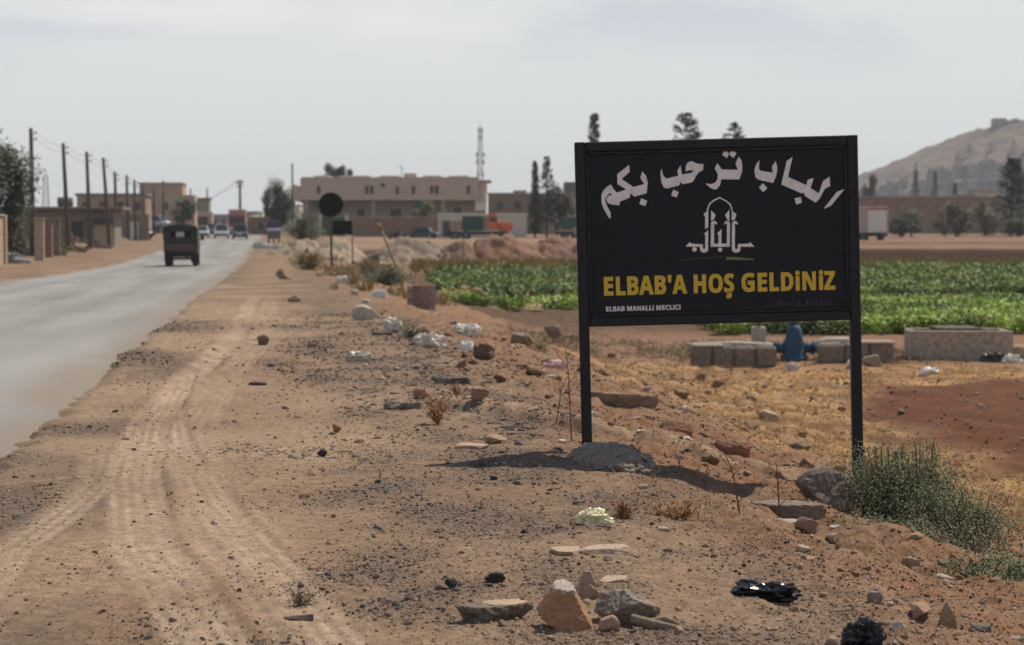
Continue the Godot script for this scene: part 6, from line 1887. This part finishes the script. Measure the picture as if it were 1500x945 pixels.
func build_litter() -> void:
	bag("plastic_bag", "crumpled yellowish-white translucent plastic bag on the gravel before the board", "plastic bag", 0.445, 10.72, Vector3(0.21, 0.125, 0.16), Color(0.64, 0.6, 0.38), 3, 0.4, 0.18)
	bag("plastic_bag", "flat torn black plastic sheet with a glint at the bottom right", "plastic sheet", 1.13, 8.75, Vector3(0.31, 0.11, 0.2), Color(0.012, 0.012, 0.013), 5, 0.2, 0.0, -0.3)
	bag("plastic_bag", "shiny black crumpled bag cut by the bottom edge", "plastic bag", 1.39, 7.83, Vector3(0.18, 0.16, 0.15), Color(0.01, 0.01, 0.011), 7, 0.16, 0.0)
	var white := Color(0.66, 0.63, 0.58)
	bag("plastic_bag", "white crumpled bag with a raised end, largest of the shoulder litter", "plastic bag", -1.16, 27.5, Vector3(0.5, 0.27, 0.3), Color(0.6, 0.54, 0.46), 9, 0.5, 0.4)
	bag("plastic_bag", "white stuffed bag lying alone on the bare soil above the dark clod", "plastic bag", -0.74, 33.0, Vector3(0.42, 0.32, 0.3), white, 11)
	bag("plastic_bag", "small round white ball of plastic beside the dark brown clod", "plastic bag", -0.64, 27.8, Vector3(0.19, 0.21, 0.18), Color(0.75, 0.75, 0.72), 13)
	bag("plastic_bag", "long white strip of plastic left of the largest white bag", "plastic bag", -1.5, 29.6, Vector3(0.42, 0.15, 0.2), white, 15, 0.45, 0.4, -0.4)
	bag("plastic_bag", "whitish crumpled plastic heap among the weeds beyond the long strip", "plastic bag", -1.85, 31.0, Vector3(0.35, 0.3, 0.25), Color(0.55, 0.5, 0.43), 17)
	bag("plastic_bag", "flat white scrap on the slope right of the dark clod", "plastic bag", -0.1, 32.2, Vector3(0.26, 0.12, 0.2), white, 19)
	bag("plastic_bag", "pale pink crumpled plastic bag on the slope left of the board", "plastic bag", 0.56, 26.2, Vector3(0.3, 0.19, 0.22), Color(0.62, 0.4, 0.42), 21)
	bag("plastic_bag", "bright white torn bag on the slope right of the left post", "plastic bag", 1.22, 21.7, Vector3(0.36, 0.21, 0.22), Color(0.74, 0.74, 0.73), 23, 0.4, 0.5, -0.5)
	bag("plastic_bag", "second white bag with a dirty end right of the bright torn one", "plastic bag", 1.58, 21.2, Vector3(0.31, 0.13, 0.2), white, 25, 0.4, 0.5, -0.3)
	bag("plastic_bag", "small white scrap under the pink bag on the slope", "plastic bag", 0.3, 25.2, Vector3(0.22, 0.11, 0.15), Color(0.55, 0.5, 0.45), 27)
	bag("plastic_bag", "pale crumpled plastic with a green glint on the dark gravel", "plastic bag", -1.84, 24.0, Vector3(0.36, 0.17, 0.25), Color(0.5, 0.46, 0.38), 29)
	bag("plastic_bag", "white bag among the grass below the round sign", "plastic bag", -5.4, 63.5, Vector3(0.45, 0.35, 0.3), white, 31)
	bag("plastic_bag", "white bag on the orange bank left of the brick pillar", "plastic bag", -3.35, 50.5, Vector3(0.45, 0.32, 0.3), white, 33)
	bag("plastic_bag", "small white scrap left of the bag on the orange bank", "plastic bag", -3.95, 50.0, Vector3(0.22, 0.2, 0.2), Color(0.5, 0.43, 0.36), 35)
	bag("plastic_bag", "white scrap in the stubble below the low wall", "plastic bag", 4.9, 34.6, Vector3(0.28, 0.2, 0.2), Color(0.55, 0.48, 0.43), 37)
	bag("plastic_bag", "white plastic in the stubble in front of the trough", "plastic bag", 7.05, 33.6, Vector3(0.36, 0.18, 0.25), white, 39)
	bag("plastic_bag", "white crumpled bag half under the right side of the trough", "plastic bag", 9.25, 36.8, Vector3(0.42, 0.24, 0.3), white, 41)
	bag("plastic_bag", "dark crumpled bag beside the white one under the trough", "plastic bag", 8.95, 36.9, Vector3(0.5, 0.26, 0.3), Color(0.05, 0.045, 0.04), 43, 0.5, 0.0)
	bag("plastic_bag", "whitish heap of litter by the right verge beyond the shoulder", "litter heap", -20.3, 161, Vector3(1.5, 0.7, 1.0), Color(0.5, 0.5, 0.46), 45)
	bag("plastic_bag", "second whitish litter heap right of the first by the far verge", "litter heap", -18.8, 158, Vector3(1.2, 0.55, 0.8), Color(0.55, 0.54, 0.5), 47)
	bag("plastic_bag", "grey-green litter heap at the foot of the gate pier on the left", "litter heap", -26.9, 107, Vector3(1.5, 0.75, 0.8), Color(0.17, 0.2, 0.17), 49, 0.6, 0.0)
	var scrap: MeshInstance3D
	for i in 46:
		var d := 15.0 * pow(48.0 / 15.0, rng.randf())
		var x := 1.4 - 0.117 * d + rng.randf_range(0.0, 3.6)
		if x / d > 0.25:
			continue
		if scrap == null:
			bag("litter_scrap", "small pale scrap of litter among many strewn over the bank", "litter", x, d, Vector3(0.13, 0.06, 0.1), Color(0.5, 0.46, 0.4), 51)
			scrap = get_child(get_child_count() - 1)
			scrap.set_meta("group", "pale litter scraps on the bank")
		else:
			copy(scrap, on(x, d), rng.randf() * TAU, "small pale scrap of litter among many strewn over the bank", Vector3(1, rng.randf_range(0.5, 1.2), 1) * rng.randf_range(0.35, 1.3) * lerpf(0.7, 1.4, ss(15, 40, d)))
	var b := Buf.new()
	b.tube([Vector3(0, 0.2, 0), Vector3(0.9, 0.1, 0.2)], [0.13, 0.11], 10)
	solo("plastic_pipe", b, mat(Color(0.4, 0.4, 0.38), 0.6), "pale length of pipe lying beside the litter heap at the gate pier", "pipe", Vector3(-26.2, land(-26.2, 105), -105))
	b = Buf.new()
	for i in 10:
		b.box(Vector3(0.012 * i, 0.004, 0.004 * sin(i * 1.3)), Vector3(0.014, 0.006, 0.03), 0.001, Basis(Vector3(1, 0, 0), 0.1 * i))
	solo("bark_strip", b, mat(Color(0.05, 0.04, 0.035), 0.8), "small dark strip of rubber lying in the sand at the bottom left", "rubber strip", on(-0.93, 8.1))


func build_small_stuff() -> void:
	# pebbles
	var shapes := []
	for k in 3:
		var b := Buf.new()
		lump(b, Vector3.ZERO, [Vector3(1, 0.62, 0.85), Vector3(1, 0.45, 0.7), Vector3(1, 0.8, 0.95)][k], 0.12, 7, 500 + k, 1)
		shapes.append(b.done())
	var places := [[], [], []]
	var tints := [[], [], []]
	for i in 260000:
		var d := 6.7 * pow(38.0 / 6.7, pow(rng.randf(), 1.25))
		var x := rng.randf_range(-0.275, 0.275) * d
		var s := x - 1.4 + 0.117 * d
		if s < -3.5:
			continue
		var tr := track(x, d).x
		var n := noise_b.get_noise_2d(x * 26, d * 18)
		var n2 := noise_b.get_noise_2d(x * 95 + 300, d * 70)
		var want := (0.05 + 0.16 * ss(0.0, 0.3, n2)) * lerpf(0.6, 2.2, ss(-1.9, -0.8, s))
		want = maxf(want, ss(-1.7, -0.4, s + 1.4 * n) * (0.55 + 1.2 * n2))
		want = maxf(want, 0.55 * (1.0 - ss(0.2, 0.8, absf(s + 3.2))) * clampf(0.4 + 2 * n, 0, 1))
		want = maxf(want, ss(0.0, 1.0, s) * (0.6 + 0.9 * n2) * (1.0 - 0.8 * straw(x, d)))
		want *= 1.0 - 0.8 * tr
		want *= 1.0 - 0.7 * redness(x, d)
		if rng.randf() > want:
			continue
		var size := 0.0035 + 0.0048 * -log(1.0 - rng.randf() * 0.98)
		size *= lerpf(0.9, 2.2, ss(9, 30, d))
		if rng.randf() < 0.025: size *= 2.6
		var c: Color
		var pick := rng.randf()
		if pick < 0.34: c = Color(0.25, 0.165, 0.11)
		elif pick < 0.52: c = Color(0.16, 0.12, 0.095)
		elif pick < 0.72: c = Color(0.19, 0.105, 0.066)
		elif pick < 0.9: c = Color(0.06, 0.05, 0.042)
		else: c = Color(0.34, 0.28, 0.23)
		if s < 0.3 and n > 0.12 and rng.randf() < 0.5: c = Color(0.05, 0.047, 0.045)
		var k := rng.randi() % 3
		var turn := Basis.from_euler(Vector3(rng.randf_range(-0.4, 0.4), rng.randf() * TAU, rng.randf_range(-0.4, 0.4)))
		places[k].append(Transform3D(turn.scaled(Vector3.ONE * size * rng.randf_range(0.8, 1.4)), on(x, d) + Vector3(0, size * 0.12, 0)))
		tints[k].append(c)
	var m := tinted(0.92)
	for k in 3:
		meta(many("gravel", shapes[k], m, places[k], tints[k]), "loose pebbles and crumbs of stone scattered over the shoulder and bank", "gravel")
	# straw stubble in the dry field
	var tuft := Buf.new()
	tuft.tinted = true
	for i in 16:
		var a := rng.randf() * TAU
		var v := rng.randf_range(0.75, 1.25)
		tuft.tint = Color(v, v, v)
		tuft.leaf(Vector3(rng.randfn(), 0, rng.randfn()) * 0.05, Vector3(cos(a) * rng.randf_range(0.2, 1.6), rng.randf_range(0.2, 0.8), sin(a) * rng.randf_range(0.2, 1.6)).normalized() * rng.randf_range(0.03, 0.075), 0.005)
	var tm := tuft.done()
	var pl := []
	var ti := []
	for i in 90000:
		var d := 10.5 * pow(38.5 / 10.5, rng.randf())
		var x := rng.randf_range(-0.06, 0.275) * d
		var much := straw(x, d)
		var s := x - 1.4 + 0.117 * d
		var n := noise_b.get_noise_2d(x * 60, d * 60)
		var sparse := 0.15 * ss(0.4, 1.2, s) * ss(0.0, 0.25, n)
		if rng.randf() > maxf(much * (0.55 + 1.1 * n), sparse):
			continue
		pl.append(Transform3D(Basis(Vector3.UP, rng.randf() * TAU).scaled(Vector3.ONE * rng.randf_range(0.45, 1.1) * (1.0 if much > 0.5 else 0.6)), on(x, d)))
		var c := Color(0.46, 0.29, 0.12).lerp(Color(0.3, 0.165, 0.068), clampf(rng.randf() * 0.8 + (0.5 if much < 0.4 else 0.0), 0, 1))
		ti.append(c)
	var gm := leafy(Color(1, 1, 1), 0.3)
	gm.backlight = Color(0.4, 0.3, 0.2)
	meta(many("dry_grass", tm, gm, pl, ti), "dry straw stubble covering the field right of the board", "dry grass")
	# olive grass at the foot of the low walls
	pl = []
	ti = []
	for i in 2600:
		var d := rng.randf_range(36.0, 43.0)
		var x := rng.randf_range(-0.3, 8.0)
		if rng.randf() > clampf(0.5 + 2.4 * noise_b.get_noise_2d(x * 50, d * 50), 0, 1):
			continue
		pl.append(Transform3D(Basis(Vector3.UP, rng.randf() * TAU).scaled(Vector3.ONE * rng.randf_range(1.2, 2.6)), on(x, d)))
		ti.append(Color(0.14, 0.12, 0.055).lerp(Color(0.2, 0.14, 0.07), rng.randf()))
	meta(many("dull_grass", tm, gm, pl, ti), "dull olive grass around the low block walls and the pump", "grass")
	# dark stony crumbs of broken asphalt in patches on the shoulder
	pl = []
	ti = []
	for i in 900:
		var q: Array = [[-1.2, 22.5, 1.0, 2.5], [-0.7, 18.0, 0.7, 1.6], [-1.2, 14.0, 0.5, 0.5], [0.1, 16.2, 0.35, 0.7], [-1.9, 14.2, 0.6, 0.3], [-0.6, 25.0, 0.8, 2.0]][i % 6]
		var x: float = q[0] + rng.randfn() * q[2] * 0.6
		var d: float = q[1] + rng.randfn() * q[3] * 0.6
		var size := 0.018 + 0.02 * -log(1.0 - rng.randf() * 0.95)
		if i % 6 == 4 or i % 6 == 2: size *= 0.45
		pl.append(Transform3D(Basis.from_euler(Vector3(rng.randf_range(-0.3, 0.3), rng.randf() * TAU, 0)).scaled(Vector3(size * 1.5, size * 0.7, size * 1.3)), on(x, d) + Vector3(0, size * 0.1, 0)))
		ti.append(Color(0.05, 0.045, 0.042).lerp(Color(0.14, 0.11, 0.09), rng.randf()))
	meta(many("asphalt_crumbs", shapes[1], m, pl, ti), "dark crumbs of broken asphalt in patches on the shoulder", "rubble")
